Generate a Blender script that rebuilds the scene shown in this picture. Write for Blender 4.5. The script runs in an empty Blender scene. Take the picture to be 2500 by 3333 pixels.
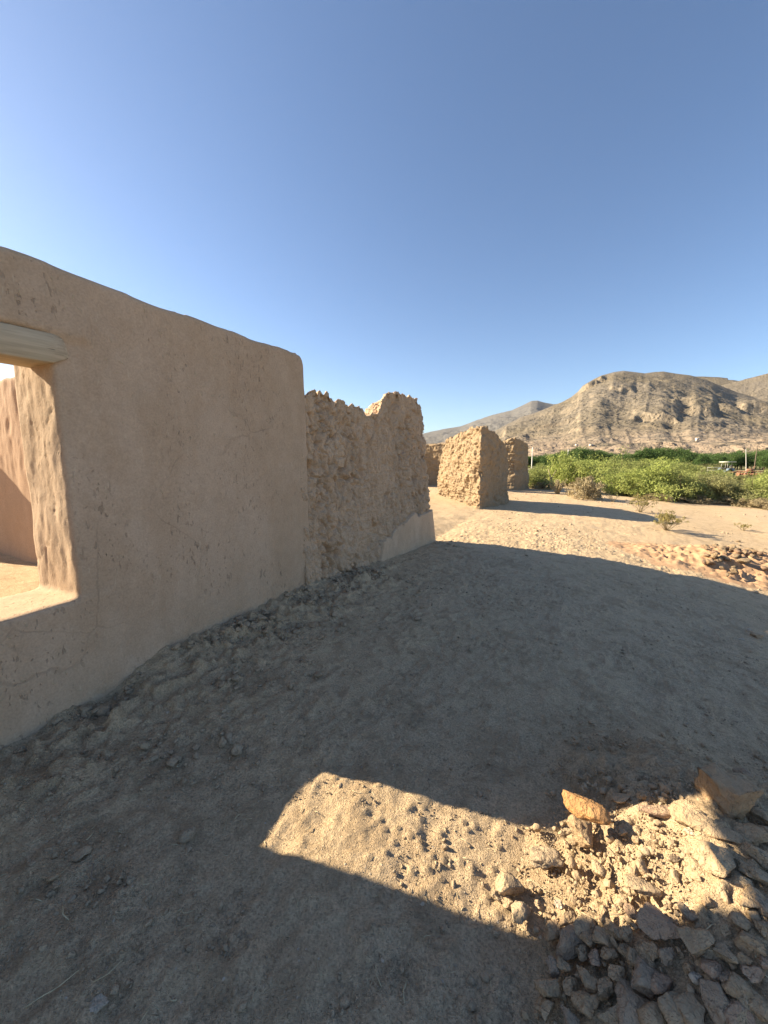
import bpy, bmesh, math, random
import numpy as np
from math import radians, sin, cos, tan, atan, hypot, pi, exp
from mathutils import Vector, Matrix

random.seed(7)
RNG = np.random.default_rng(7)
SC = bpy.context.scene
COL = SC.collection

# ------------------------------------------------------------------ camera
F = 1250.0
PITCH = atan(176.5 / F)
YAW = atan(650 / hypot(F, 176.5))
EYE = np.array([2.7, 0.0, 1.6])
cam_d = bpy.data.cameras.new("camera")
cam = bpy.data.objects.new("camera", cam_d)
COL.objects.link(cam)
cam_d.sensor_fit = 'HORIZONTAL'; cam_d.sensor_width = 36; cam_d.lens = 18
cam_d.clip_start = 0.05; cam_d.clip_end = 30000
cam.location = EYE
cam.rotation_euler = (pi / 2 - PITCH, 0, YAW)
SC.camera = cam


def ray(u, v):
    r = (u - 1250) / F
    up = (1666.5 - v) / F
    fh = cos(PITCH) + up * sin(PITCH)
    return np.array([-sin(YAW) * fh + cos(YAW) * r, cos(YAW) * fh + sin(YAW) * r, up * cos(PITCH) - sin(PITCH)])


# ------------------------------------------------------------------ noise (numpy)
def _hash(ix, iy, iz, seed):
    h = (ix.astype(np.int64) * 374761393 + iy.astype(np.int64) * 668265263 + iz.astype(np.int64) * 1103515245 + seed * 974711) & 0xFFFFFFFF
    h = ((h ^ (h >> 13)) * 1274126177) & 0xFFFFFFFF
    h = ((h ^ (h >> 16)) * 2246822519) & 0xFFFFFFFF
    h = h ^ (h >> 15)
    return (h & 0xFFFFFF).astype(np.float32) / float(0xFFFFFF)


def vnoise(p, seed=0):
    """smooth value noise, about -1..1; p is (n,3)"""
    i = np.floor(p).astype(np.int64)
    f = (p - i).astype(np.float32)
    f = f * f * f * (f * (f * 6 - 15) + 10)
    x, y, z = i[:, 0], i[:, 1], i[:, 2]
    out = 0
    for dx in (0, 1):
        wx = f[:, 0] if dx else 1 - f[:, 0]
        for dy in (0, 1):
            wy = f[:, 1] if dy else 1 - f[:, 1]
            for dz in (0, 1):
                wz = f[:, 2] if dz else 1 - f[:, 2]
                out = out + wx * wy * wz * _hash(x + dx, y + dy, z + dz, seed)
    return out * 2 - 1


def fbm(p, octs=4, seed=0, gain=0.5, lac=2.03):
    a, s, o = 1.0, 0.0, 0
    q = p.copy()
    for k in range(octs):
        o = o + a * vnoise(q, seed + k * 17)
        s += a
        a *= gain
        q = q * lac + 3.7
    return o / s


def ridged(p, octs=4, seed=0, gain=0.5):
    a, s, o = 1.0, 0.0, 0
    q = p.copy()
    for k in range(octs):
        o = o + a * (1 - np.abs(vnoise(q, seed + k * 13)))
        s += a
        a *= gain
        q = q * 2.05 + 1.3
    return o / s


def voronoi(p, seed=0, flat=False):
    i = np.floor(p).astype(np.int64)
    f = p - i
    n = len(p)
    f1 = np.full(n, 9.0); f2 = np.full(n, 9.0); cid = np.zeros(n)
    for dx in (-1, 0, 1):
        for dy in (-1, 0, 1):
            for dz in ((0,) if flat else (-1, 0, 1)):
                a, b, c = i[:, 0] + dx, i[:, 1] + dy, i[:, 2] + dz
                jx = _hash(a, b, c, seed); jy = _hash(a, b, c, seed + 5); jz = 0.5 if flat else _hash(a, b, c, seed + 9)
                d = np.sqrt((dx + jx - f[:, 0]) ** 2 + (dy + jy - f[:, 1]) ** 2 + (0 if flat else (dz + jz - f[:, 2]) ** 2))
                m = d < f1
                f2 = np.where(m, f1, np.minimum(f2, d))
                cid = np.where(m, jx, cid)
                f1 = np.where(m, d, f1)
    return f1, f2, cid


def sst(a, b, x):
    t = np.clip((x - a) / (b - a), 0, 1)
    return t * t * (3 - 2 * t)


def P3(x, y, z=0.0):
    x = np.asarray(x, float)
    return np.stack([x, np.broadcast_to(y, x.shape), np.broadcast_to(z, x.shape)], -1).reshape(-1, 3)


# ------------------------------------------------------------------ mesh helpers
def mesh_np(name, verts, faces, smooth=True):
    """faces: (n,k) int array or list of such arrays"""
    if not isinstance(faces, (list, tuple)):
        faces = [faces]
    me = bpy.data.meshes.new(name)
    verts = np.asarray(verts, np.float32)
    me.vertices.add(len(verts)); me.vertices.foreach_set('co', verts.ravel())
    loops = np.concatenate([np.asarray(f).ravel() for f in faces]).astype(np.int32)
    tot = np.concatenate([np.full(len(f), np.asarray(f).shape[1]) for f in faces]).astype(np.int32)
    me.loops.add(len(loops)); me.loops.foreach_set('vertex_index', loops)
    me.polygons.add(len(tot))
    st = np.zeros(len(tot), np.int32); st[1:] = np.cumsum(tot)[:-1]
    me.polygons.foreach_set('loop_start', st); me.polygons.foreach_set('loop_total', tot)
    if smooth:
        me.polygons.foreach_set('use_smooth', np.ones(len(tot), bool))
    me.update(calc_edges=True)
    me.validate()
    return me


def link(name, me, mat=None, parent=None, loc=None):
    o = bpy.data.objects.new(name, me)
    COL.objects.link(o)
    if mat is not None and me is not None and not me.materials:
        me.materials.append(mat)
    if parent is not None:
        o.parent = parent
    if loc is not None:
        o.location = loc
    return o


def tag(o, label=None, cat=None, group=None, kind=None):
    if label: o['label'] = label
    if cat: o['category'] = cat
    if group: o['group'] = group
    if kind: o['kind'] = kind
    return o


def empty(name, loc, rz=0.0):
    o = bpy.data.objects.new(name, None)
    COL.objects.link(o)
    o.location = loc; o.rotation_euler = (0, 0, rz)
    o.empty_display_size = 0.2
    return o


def grid_faces(nx, ny):
    i = np.arange(nx * ny).reshape(ny, nx)
    return np.stack([i[:-1, :-1], i[:-1, 1:], i[1:, 1:], i[1:, :-1]], -1).reshape(-1, 4)


class MB:
    """collects boxes and tubes; build() links them as one mesh"""
    def __init__(s):
        s.v = []; s.f4 = []; s.n = 0

    def add(s, v, f):
        s.v.append(np.asarray(v, float)); s.f4.append(np.asarray(f) + s.n); s.n += len(v)

    def box(s, c, d, rz=0.0, rot=None):
        b = np.array([(x, y, z) for x in (-.5, .5) for y in (-.5, .5) for z in (-.5, .5)]) * np.array(d)
        if rot is not None:
            b = b @ np.array(rot).T
        cz, sz = cos(rz), sin(rz)
        b = b @ np.array([[cz, sz, 0], [-sz, cz, 0], [0, 0, 1]]) + np.array(c)
        s.add(b, [[0, 1, 3, 2], [4, 6, 7, 5], [0, 4, 5, 1], [2, 3, 7, 6], [0, 2, 6, 4], [1, 5, 7, 3]])

    def tube(s, pts, rad, n=6):
        pts = np.asarray(pts, float); m = len(pts)
        rad = np.broadcast_to(rad, (m,))
        vs = []
        for k in range(m):
            t = pts[min(k + 1, m - 1)] - pts[max(k - 1, 0)]
            t /= np.linalg.norm(t) + 1e-9
            a = np.cross(t, (0.31, 0.2, 0.93)); 
            if np.linalg.norm(a) < 0.05: a = np.cross(t, (1, 0, 0))
            a /= np.linalg.norm(a); b = np.cross(t, a)
            for j in range(n):
                w = 2 * pi * j / n
                vs.append(pts[k] + rad[k] * (cos(w) * a + sin(w) * b))
        i = np.arange(m * n).reshape(m, n)
        f = np.stack([i[:-1], np.roll(i[:-1], -1, 1), np.roll(i[1:], -1, 1), i[1:]], -1).reshape(-1, 4)
        vs += [pts[0], pts[-1]]
        c0, c1 = m * n, m * n + 1
        cap = [[c0, i[0][(j + 1) % n], i[0][j], c0] for j in range(0)]
        s.add(vs, f)
        # caps as quads pairs
        if n % 2 == 0:
            caps = []
            for j in range(0, n, 2):
                caps.append([c0, i[0][(j + 2) % n], i[0][(j + 1) % n], i[0][j]])
                caps.append([c1, i[-1][j], i[-1][(j + 1) % n], i[-1][(j + 2) % n]])
            s.f4.append(np.array(caps) + s.n - len(vs))

    def disc(s, c, axis, r, th, n=20, r_in=0.0):
        c = np.asarray(c, float); axis = np.asarray(axis, float); axis /= np.linalg.norm(axis)
        a = np.cross(axis, (0.0, 0.02, 1)); a /= np.linalg.norm(a); b = np.cross(axis, a)
        ri = max(r_in, r * .02)
        vs = []
        for j in range(n):
            w = 2 * pi * j / n; e = cos(w) * a + sin(w) * b
            for rr, hh in ((ri, -th / 2), (r * .94, -th / 2), (r, -th / 3), (r, th / 3), (r * .94, th / 2), (ri, th / 2)):
                vs.append(c + e * rr + axis * hh)
        i = np.arange(n * 6).reshape(n, 6)
        f = []
        for j in range(n):
            k = (j + 1) % n
            for q in range(6):
                f.append([i[j][q], i[k][q], i[k][(q + 1) % 6], i[j][(q + 1) % 6]])
        s.add(vs, f)

    def build(s, name, mat, parent=None, smooth=False, loc=None):
        me = mesh_np(name, np.concatenate(s.v), np.concatenate(s.f4), smooth)
        return link(name, me, mat, parent, loc)


# ------------------------------------------------------------------ materials
class NT:
    def __init__(s, name):
        s.m = bpy.data.materials.new(name); s.m.use_nodes = True
        s.t = s.m.node_tree; s.t.nodes.clear()
        s.out = s.t.nodes.new('ShaderNodeOutputMaterial')
        s.b = s.t.nodes.new('ShaderNodeBsdfPrincipled')
        s.b.inputs['Roughness'].default_value = 0.9
        s.b.inputs['Specular IOR Level'].default_value = 0.15
        s.t.links.new(s.b.outputs[0], s.out.inputs[0])
        s.tc = s.t.nodes.new('ShaderNodeTexCoord')

    def n(s, typ, **kw):
        nd = s.t.nodes.new(typ)
        for k, v in kw.items():
            setattr(nd, k, v)
        return nd

    def l(s, a, b): s.t.links.new(a, b)

    def coords(s, scale=(1, 1, 1), rot=(0, 0, 0), src='Object'):
        mp = s.n('ShaderNodeMapping')
        mp.inputs['Scale'].default_value = scale; mp.inputs['Rotation'].default_value = rot
        s.l(s.tc.outputs[src], mp.inputs[0])
        return mp.outputs[0]

    def noise(s, scale, detail=4, rough=0.55, vec=None, dist=0.0):
        nd = s.n('ShaderNodeTexNoise')
        nd.inputs['Scale'].default_value = scale; nd.inputs['Detail'].default_value = detail
        nd.inputs['Roughness'].default_value = rough; nd.inputs['Distortion'].default_value = dist
        s.l(vec if vec is not None else s.tc.outputs['Object'], nd.inputs['Vector'])
        return nd.outputs['Fac']

    def vor(s, scale, vec=None, feature='F1', rnd=1.0):
        nd = s.n('ShaderNodeTexVoronoi', feature=feature)
        nd.inputs['Scale'].default_value = scale; nd.inputs['Randomness'].default_value = rnd
        s.l(vec if vec is not None else s.tc.outputs['Object'], nd.inputs['Vector'])
        return nd

    def ramp(s, fac, stops, interp='LINEAR'):
        nd = s.n('ShaderNodeValToRGB'); cr = nd.color_ramp; cr.interpolation = interp
        while len(cr.elements) < len(stops): cr.elements.new(0.5)
        for e, (p, c) in zip(cr.elements, stops):
            e.position = p
            e.color = (c, c, c, 1) if isinstance(c, (int, float)) else (*c, 1)
        s.l(fac, nd.inputs[0])
        return nd.outputs['Color']

    def mix(s, fac, a, b, mode='MIX'):
        nd = s.n('ShaderNodeMix', data_type='RGBA', blend_type=mode)
        for sock, val in ((0, fac), (6, a), (7, b)):
            if isinstance(val, (int, float)): nd.inputs[sock].default_value = val
            elif isinstance(val, tuple): nd.inputs[sock].default_value = (*val, 1)
            else: s.l(val, nd.inputs[sock])
        return nd.outputs[2]

    def math(s, op, a, b=0.0, clamp=False):
        nd = s.n('ShaderNodeMath', operation=op, use_clamp=clamp)
        for k, val in ((0, a), (1, b)):
            if isinstance(val, (int, float)): nd.inputs[k].default_value = val
            else: s.l(val, nd.inputs[k])
        return nd.outputs[0]

    def bump(s, h, dist=0.01, strength=1.0, prev=None):
        nd = s.n('ShaderNodeBump')
        nd.inputs['Strength'].default_value = strength; nd.inputs['Distance'].default_value = dist
        s.l(h, nd.inputs['Height'])
        if prev is not None: s.l(prev, nd.inputs['Normal'])
        return nd.outputs[0]

    def done(s, col, normal=None, rough=None):
        if isinstance(col, tuple): s.b.inputs['Base Color'].default_value = (*col, 1)
        else: s.l(col, s.b.inputs['Base Color'])
        if normal is not None: s.l(normal, s.b.inputs['Normal'])
        if rough is not None: s.b.inputs['Roughness'].default_value = rough
        return s.m


def sc3(c, k): return tuple(x * k for x in c)


def earth_mat(name, base, var=0.35, pits=0.0, fine=1.0, stretch=1.0, reddish=0.0, straw=0.0):
    t = NT(name)
    v = t.coords((1, 1, stretch))
    n1 = t.noise(1.3, 5, 0.6, v); n2 = t.noise(9, 5, 0.65, v); n3 = t.noise(70, 3, 0.6)
    lo = sc3(base, 1 - var); hi = sc3(base, 1 + var * .75)
    warm = (base[0] * 1.05, base[1] * .9, base[2] * .74)
    c = t.mix(t.ramp(n2, [(0.3, 0.0), (0.72, 1.0)]), lo, hi)
    c = t.mix(t.math('MULTIPLY', t.ramp(n1, [(0.35, 0.0), (0.7, 1.0)]), 0.45), c, warm)
    n4 = t.noise(3.4, 4, .6, t.coords((1, 1, .55), (0.2, 0.1, 0)), .4)
    c = t.mix(t.math('MULTIPLY', t.ramp(n4, [(0.46, 0.0), (0.62, 1.0)]), .5), c, (base[0] * .80, base[1] * .74, base[2] * .66))
    c = t.mix(0.4, c, t.ramp(n3, [(0.3, sc3(base, .62)), (0.5, base), (0.75, sc3(base, 1.4))]))
    h = t.math('ADD', t.math('MULTIPLY', n2, .6), t.math('MULTIPLY', n3, .35))
    nb = t.bump(h, 0.02 * fine, 0.7)
    nb = t.bump(t.noise(240, 2, .6), 0.003 * fine, 0.6, nb)
    if pits:
        pv = t.coords((1, 1, .42))
        pf = t.ramp(t.noise(38, 2, .45, pv, 0.6), [(0.66, 0.0), (0.71, 1.0)])
        pm = t.math('MULTIPLY', pf, t.ramp(t.noise(2.2, 2, .5), [(0.42, 0.0), (0.62, 1.0)]))
        pm = t.math('MULTIPLY', pm, pits)
        c = t.mix(pm, c, sc3(base, .42))
        nb = t.bump(t.math('SUBTRACT', 1.0, pm), 0.012, 0.8, nb)
    if straw:
        for rot, sd in ((0.5, 31), (-0.9, 47), (1.9, 23)):
            sv = t.coords((1, 1, .16), (rot, 0.2, 0))
            sf = t.ramp(t.noise(sd * 2.1, 1, .4, sv), [(0.72, 0.0), (0.77, 1.0)])
            c = t.mix(t.math('MULTIPLY', sf, straw), c, (base[0] * 1.75, base[1] * 1.8, base[2] * 1.7))
    return t.done(c, nb, 0.92)


GROUND_C = (.575, .437, .28)
M = {}
M['plaster'] = earth_mat('mud_plaster', (.45, .315, .205), .17, pits=.6, fine=.5, stretch=.6, straw=.16)
M['adobe'] = earth_mat('eroded_adobe', (.52, .39, .27), .26, fine=1.3, stretch=.5)
M['adobe_warm'] = earth_mat('sunbaked_adobe', (.31, .232, .148), .26, fine=1.2)
M['adobe_inner'] = earth_mat('inner_adobe', (.40, .27, .18), .14, fine=.6, stretch=.6)
M['rubble_earth'] = earth_mat('rubble_earth', (.42, .325, .215), .3, fine=1.5)
M['red_earth'] = earth_mat('red_earth', (.45, .295, .18), .3, fine=1.2)


def plaster_mat():
    t = NT('mud_plaster')
    b = (.455, .343, .240)
    big = t.noise(.75, 5, .62, t.coords((1, 1, .7)), .6); mid = t.noise(2.6, 6, .65, t.coords((1, 1, .5), (.15, 0, 0)), .5)
    n2 = t.noise(11, 5, .65); n3 = t.noise(80, 3, .6)
    c = t.mix(t.ramp(big, [(.40, 0.0), (.60, 1.0)]), (b[0] * .86, b[1] * .80, b[2] * .70), (b[0] * 1.10, b[1] * 1.08, b[2] * 1.08))
    c = t.mix(t.math('MULTIPLY', t.ramp(mid, [(.44, 0.0), (.60, 1.0)]), .6), c, (b[0] * .80, b[1] * .70, b[2] * .58))
    c = t.mix(t.math('MULTIPLY', t.ramp(t.noise(1.9, 4, .6, t.coords((1, 1, .18), (.06, 0, 0)), .3), [(.54, 0.0), (.64, 1.0)]), .4), c, (b[0] * 1.22, b[1] * 1.20, b[2] * 1.20))
    c = t.mix(.30, c, t.ramp(n2, [(.3, sc3(b, .74)), (.7, sc3(b, 1.22))]))
    c = t.mix(.30, c, t.ramp(n3, [(.3, sc3(b, .6)), (.5, b), (.75, sc3(b, 1.4))]))
    nb = t.bump(t.math('ADD', t.math('MULTIPLY', n2, .6), t.math('MULTIPLY', n3, .3)), .008, .8)
    nb = t.bump(t.noise(240, 2, .6), .0015, .6, nb)
    for sc_, lo, hi, rot in ((36, .655, .70, .15), (58, .67, .71, -.5)):
        pf = t.ramp(t.noise(sc_, 2, .45, t.coords((1, 1, .40), (rot, 0, 0)), .5), [(lo, 0.0), (hi, 1.0)])
        pm = t.math('MULTIPLY', t.math('MULTIPLY', pf, t.ramp(t.noise(1.7, 3, .55), [(.42, 0.0), (.6, 1.0)])), .48)
        c = t.mix(pm, c, sc3(b, .40)); nb = t.bump(t.math('SUBTRACT', 1.0, pm), .010, .8, nb)
    # hairline shrinkage cracks in places
    w = t.n('ShaderNodeMix', data_type='VECTOR'); w.inputs[0].default_value = .16
    nz = t.n('ShaderNodeTexNoise'); nz.inputs['Scale'].default_value = 3.0; nz.inputs['Detail'].default_value = 5; t.l(t.tc.outputs['Object'], nz.inputs['Vector'])
    t.l(t.tc.outputs['Object'], w.inputs[4]); t.l(nz.outputs['Color'], w.inputs[5])
    ve = t.vor(1.9, w.outputs[1], 'DISTANCE_TO_EDGE')
    ck = t.math('MULTIPLY', t.ramp(ve.outputs['Distance'], [(.004, 1.0), (.011, 0.0)]), t.ramp(t.noise(.9, 3, .6), [(.54, 0.0), (.64, .28)]))
    c = t.mix(ck, c, sc3(b, .42)); nb = t.bump(t.math('SUBTRACT', 1.0, ck), .006, .6, nb)
    for rot, sd in ((0.5, 31), (-0.9, 47), (1.9, 23)):
        sf = t.ramp(t.noise(sd * 2.4, 1, .4, t.coords((1, 1, .2), (rot, 0.2, 0))), [(0.735, 0.0), (0.78, 1.0)])
        c = t.mix(t.math('MULTIPLY', sf, .22), c, (.62, .53, .38))
    return t.done(c, nb, .93)


M['plaster'] = plaster_mat()


def ground_mat():
    t = NT('desert_dirt')
    n0 = t.noise(.32, 4, .6); n1 = t.noise(2.1, 5, .62); n2 = t.noise(15, 5, .65); n3 = t.noise(95, 3, .6)
    b = GROUND_C
    c = t.mix(t.ramp(n2, [(0.3, 0.0), (0.7, 1.0)]), sc3(b, .74), sc3(b, 1.2))
    c = t.mix(t.math('MULTIPLY', t.ramp(n1, [(0.38, 0.0), (0.66, 1.0)]), .4), c, (b[0] * .86, b[1] * .84, b[2] * .84))
    c = t.mix(t.math('MULTIPLY', t.ramp(n0, [(0.4, 0.0), (0.65, 1.0)]), .4), c, (b[0] * 1.08, b[1] * 1.0, b[2] * .84))
    c = t.mix(.5, c, t.ramp(n3, [(0.3, sc3(b, .42)), (0.5, b), (0.72, sc3(b, 1.55))]))
    n5 = t.noise(4.2, 6, .72, None, .6)
    c = t.mix(t.math('MULTIPLY', t.ramp(n5, [(0.5, 0.0), (0.60, 1.0)]), .5), c, (b[0] * .66, b[1] * .62, b[2] * .58))
    v = t.vor(38); 
    peb = t.ramp(v.outputs['Distance'], [(0.12, 1.0), (0.22, 0.0)])
    pm = t.math('MULTIPLY', peb, t.ramp(t.noise(4.0, 2, .5), [(0.5, 0.0), (0.62, .8)]))
    sx = t.n('ShaderNodeSeparateXYZ'); t.l(v.outputs['Color'], sx.inputs[0])
    c = t.mix(pm, c, t.ramp(sx.outputs[0], [(0.0, sc3(b, .45)), (0.6, sc3(b, .95)), (1.0, (.62, .56, .48))]))
    # farther out: pale sandy track on the right, scrub-tinted valley floor far away
    sep = t.n('ShaderNodeSeparateXYZ'); t.l(t.tc.outputs['Object'], sep.inputs[0])
    wob = t.math('MULTIPLY', t.math('SUBTRACT', t.noise(.25, 3, .6), .5), 5.0)
    tr = t.ramp(t.math('ADD', sep.outputs[0], wob), [(0.0, 0.0), (1.0, 1.0)])
    mr = t.n('ShaderNodeMapRange'); mr.inputs[1].default_value = 7.5; mr.inputs[2].default_value = 10.0
    t.l(t.math('ADD', sep.outputs[0], wob), mr.inputs[0])
    c = t.mix(t.math('MULTIPLY', mr.outputs[0], .6), c, (.50, .40, .29))
    far = t.n('ShaderNodeMapRange'); far.inputs[1].default_value = 26; far.inputs[2].default_value = 45
    ln = t.n('ShaderNodeVectorMath', operation='LENGTH'); t.l(t.tc.outputs['Object'], ln.inputs[0])
    t.l(ln.outputs['Value'], far.inputs[0])
    scrub = t.mix(t.ramp(t.noise(.5, 4, .7), [(.42, 0.0), (.58, 1.0)]), (.13, .15, .05), (.32, .27, .17))
    c = t.mix(far.outputs[0], c, scrub)
    h = t.math('ADD', t.math('MULTIPLY', n2, .7), t.math('MULTIPLY', n3, .3))
    nb = t.bump(h, 0.028, 1.0)
    nb = t.bump(t.math('ADD', t.noise(190, 3, .65), t.math('MULTIPLY', peb, .6)), 0.006, 1.0, nb)
    return t.done(c, nb, .95)


M['ground'] = ground_mat()


def rock_mat(name, base, dusty=.4):
    t = NT(name)
    n1 = t.noise(7, 5, .65); n2 = t.noise(45, 4, .6)
    c = t.mix(t.ramp(n1, [(0.32, 0.0), (0.68, 1.0)]), sc3(base, .7), sc3(base, 1.2))
    c = t.mix(.35, c, t.ramp(n2, [(0.3, sc3(base, .55)), (0.5, base), (0.75, sc3(base, 1.4))]))
    g = t.n('ShaderNodeNewGeometry'); sep = t.n('ShaderNodeSeparateXYZ'); t.l(g.outputs['Normal'], sep.inputs[0])
    d = t.math('MULTIPLY', t.ramp(sep.outputs[2], [(0.3, 0.0), (0.95, 1.0)]), t.math('MULTIPLY', t.ramp(n1, [(.3, 0.2), (.6, 1.0)]), dusty))
    c = t.mix(d, c, (.50, .375, .235))
    nb = t.bump(t.math('ADD', n1, t.math('MULTIPLY', n2, .6)), .035, 1.0)
    nb = t.bump(t.noise(160, 3, .6), .006, .8, nb)
    return t.done(c, nb, .92)


M['rock_brown'] = rock_mat('brown_stone', (.43, .30, .18), .6)
M['rock_grey'] = rock_mat('grey_stone', (.42, .31, .195), .5)
M['rock_purple'] = rock_mat('purple_grey_stone', (.38, .285, .20), .5)
M['rock_tan'] = rock_mat('tan_stone', (.42, .315, .205), .6)
M['rock_orange'] = rock_mat('orange_stone', (.46, .245, .10), .2)
M['rock_red'] = rock_mat('reddish_stone', (.43, .29, .20), .5)
M['rock_pale'] = rock_mat('pale_stone', (.56, .47, .36), .2)
M['clod'] = rock_mat('earth_clod', (.41, .32, .22), .5)


def simple(name, col, var=.25, scale=12, rough=.8, metal=0.0):
    t = NT(name)
    c = t.mix(t.ramp(t.noise(scale, 4, .6), [(.3, 0.0), (.7, 1.0)]), sc3(col, 1 - var), sc3(col, 1 + var))
    t.b.inputs['Metallic'].default_value = metal
    return t.done(c, t.bump(t.noise(scale * 6, 3, .6), .004, .5), rough)


M['straw'] = simple('dry_straw', (.50, .42, .27), .3, 30)
M['twig'] = simple('grey_twig', (.26, .21, .16), .3, 20)
M['bark'] = simple('bark', (.12, .085, .06), .4, 9)
M['stem_dry'] = simple('dry_stem', (.30, .25, .16), .3, 20)
M['white_pole'] = simple('weathered_white_pole', (.72, .68, .62), .08, 3)
M['dark_pole'] = simple('dark_wood_pole', (.17, .13, .10), .3, 3)
M['asphalt'] = simple('asphalt', (.085, .08, .08), .15, 2, .9)
M['shoulder'] = simple('road_shoulder', (.50, .44, .35), .15, .6, .9)
M['canopy_white'] = simple('cream_canopy', (.80, .76, .62), .06, 2, .5)
M['paint_blue'] = simple('faded_blue_paint', (.16, .21, .27), .25, 4, .5)
M['paint_yellow'] = simple('yellow_paint', (.62, .55, .25), .15, 4, .5)
M['rubber'] = simple('tyre_rubber', (.03, .03, .03), .2, 6, .9)
M['steel'] = simple('grey_steel', (.28, .27, .26), .2, 6, .5, .6)
M['rust'] = simple('rusty_iron', (.27, .135, .085), .4, 5, .85)
M['house'] = simple('pale_stucco', (.66, .58, .48), .08, .5)
M['house_roof'] = simple('pale_roof', (.55, .50, .44), .1, .5)
M['dark_opening'] = simple('window_glass_far', (.04, .045, .05), .1, 1, .3)


def leaf_mat(name, a, b, scale=1.5, trans=.25):
    t = NT(name)
    n = t.noise(scale, 3, .6); n2 = t.noise(scale * 9, 2, .5)
    c = t.mix(t.ramp(n, [(.35, 0.0), (.65, 1.0)]), a, b)
    c = t.mix(.35, c, t.ramp(n2, [(.3, sc3(a, .6)), (.7, sc3(b, 1.3))]))
    t.b.inputs['Transmission Weight'].default_value = 0
    t.done(c, None, .75)
    tr = t.n('ShaderNodeBsdfTranslucent'); t.l(c, tr.inputs[0])
    mx = t.n('ShaderNodeMixShader'); mx.inputs[0].default_value = trans
    t.l(t.b.outputs[0], mx.inputs[1]); t.l(tr.outputs[0], mx.inputs[2]); t.l(mx.outputs[0], t.out.inputs[0])
    return t.m


M['leaf_lime'] = leaf_mat('lime_foliage', (.24, .29, .07), (.40, .44, .145))
M['leaf_green'] = leaf_mat('green_foliage', (.19, .225, .07), (.31, .335, .115))
M['leaf_olive'] = leaf_mat('olive_foliage', (.19, .195, .085), (.33, .32, .145))
M['leaf_tan'] = leaf_mat('dry_foliage', (.26, .215, .125), (.42, .35, .215))
M['leaf_dark'] = leaf_mat('orchard_foliage', (.05, .095, .03), (.11, .17, .05), .35)
M['leaf_creosote'] = leaf_mat('creosote_foliage', (.22, .19, .07), (.34, .29, .11))


def wood_mat():
    t = NT('weathered_lintel_wood')
    v = t.coords((1, .06, 1))
    n = t.noise(75, 5, .65, v, .3); n2 = t.noise(150, 3, .6, v)
    c = t.mix(t.ramp(n, [(.35, 0.0), (.65, 1.0)]), (.36, .28, .185), (.55, .435, .30))
    g = t.ramp(t.noise(1.6, 3, .5), [(.42, 0.0), (.6, .55)])
    c = t.mix(g, c, (.45, .40, .285))
    crack = t.ramp(t.noise(30, 3, .5, t.coords((1, .035, 1))), [(.345, 1.0), (.375, 0.0)])
    c = t.mix(t.math('MULTIPLY', crack, .8), c, (.07, .055, .04))
    nb = t.bump(t.math('SUBTRACT', t.math('MULTIPLY', n2, .4), t.math('MULTIPLY', crack, 1.5)), .006, .5)
    return t.done(c, nb, .85)


M['lintel'] = wood_mat()


def hill_mat():
    t = NT('desert_hill')
    n0 = t.noise(.0022, 5, .6); n1 = t.noise(.012, 6, .65); n2 = t.noise(.075, 5, .7); 
    c = t.mix(t.ramp(n1, [(.35, 0.0), (.65, 1.0)]), (.156, .134, .105), (.190, .163, .127))
    c = t.mix(t.math('MULTIPLY', t.ramp(n0, [(.4, 0.0), (.6, 1.0)]), .4), c, (.145, .115, .062))
    # scrub speckle
    sp = t.ramp(t.vor(.10).outputs['Distance'], [(.20, 1.0), (.46, 0.0)])
    sp = t.math('MULTIPLY', sp, t.ramp(n2, [(.40, 0.0), (.56, 1.0)]))
    c = t.mix(t.math('MULTIPLY', sp, .6), c, (.082, .075, .052))
    # bare rock where steep
    g = t.n('ShaderNodeNewGeometry'); sep = t.n('ShaderNodeSeparateXYZ'); t.l(g.outputs['Normal'], sep.inputs[0])
    st = t.ramp(t.math('ADD', sep.outputs[2], t.math('MULTIPLY', t.math('SUBTRACT', n2, .5), .35)), [(.62, 1.0), (.82, 0.0)])
    rock = t.mix(t.ramp(n2, [(.35, 0.0), (.6, 1.0)]), (.17, .135, .098), (.44, .355, .25))
    c = t.mix(t.math('MULTIPLY', st, .5), c, rock)
    # pale badland soil low down
    sepo = t.n('ShaderNodeSeparateXYZ'); t.l(t.tc.outputs['Object'], sepo.inputs[0])
    lo = t.n('ShaderNodeMapRange'); lo.inputs[1].default_value = 95; lo.inputs[2].default_value = 12
    t.l(sepo.outputs[2], lo.inputs[0])
    pm = t.math('MULTIPLY', lo.outputs[0], t.ramp(t.noise(.016, 4, .6, t.coords((1, 1, 4))), [(.38, 0.0), (.56, .9)]))
    c = t.mix(pm, c, (.36, .275, .195))
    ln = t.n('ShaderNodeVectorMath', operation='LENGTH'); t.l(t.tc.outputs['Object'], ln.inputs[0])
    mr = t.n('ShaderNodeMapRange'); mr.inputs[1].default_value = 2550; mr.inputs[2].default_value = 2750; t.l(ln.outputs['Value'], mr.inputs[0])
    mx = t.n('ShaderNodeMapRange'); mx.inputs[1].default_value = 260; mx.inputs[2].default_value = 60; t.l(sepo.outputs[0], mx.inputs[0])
    grey = t.mix(t.ramp(n1, [(.35, 0.0), (.65, 1.0)]), (.125, .119, .110), (.175, .165, .150))  # distance haze on the far left ridge, mixed into its colour as grey
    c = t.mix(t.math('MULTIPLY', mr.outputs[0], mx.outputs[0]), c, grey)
    nb = t.bump(t.math('ADD', n2, t.math('MULTIPLY', sp, .6)), 7.0, 1.0)
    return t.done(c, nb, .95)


M['hill'] = hill_mat()

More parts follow.
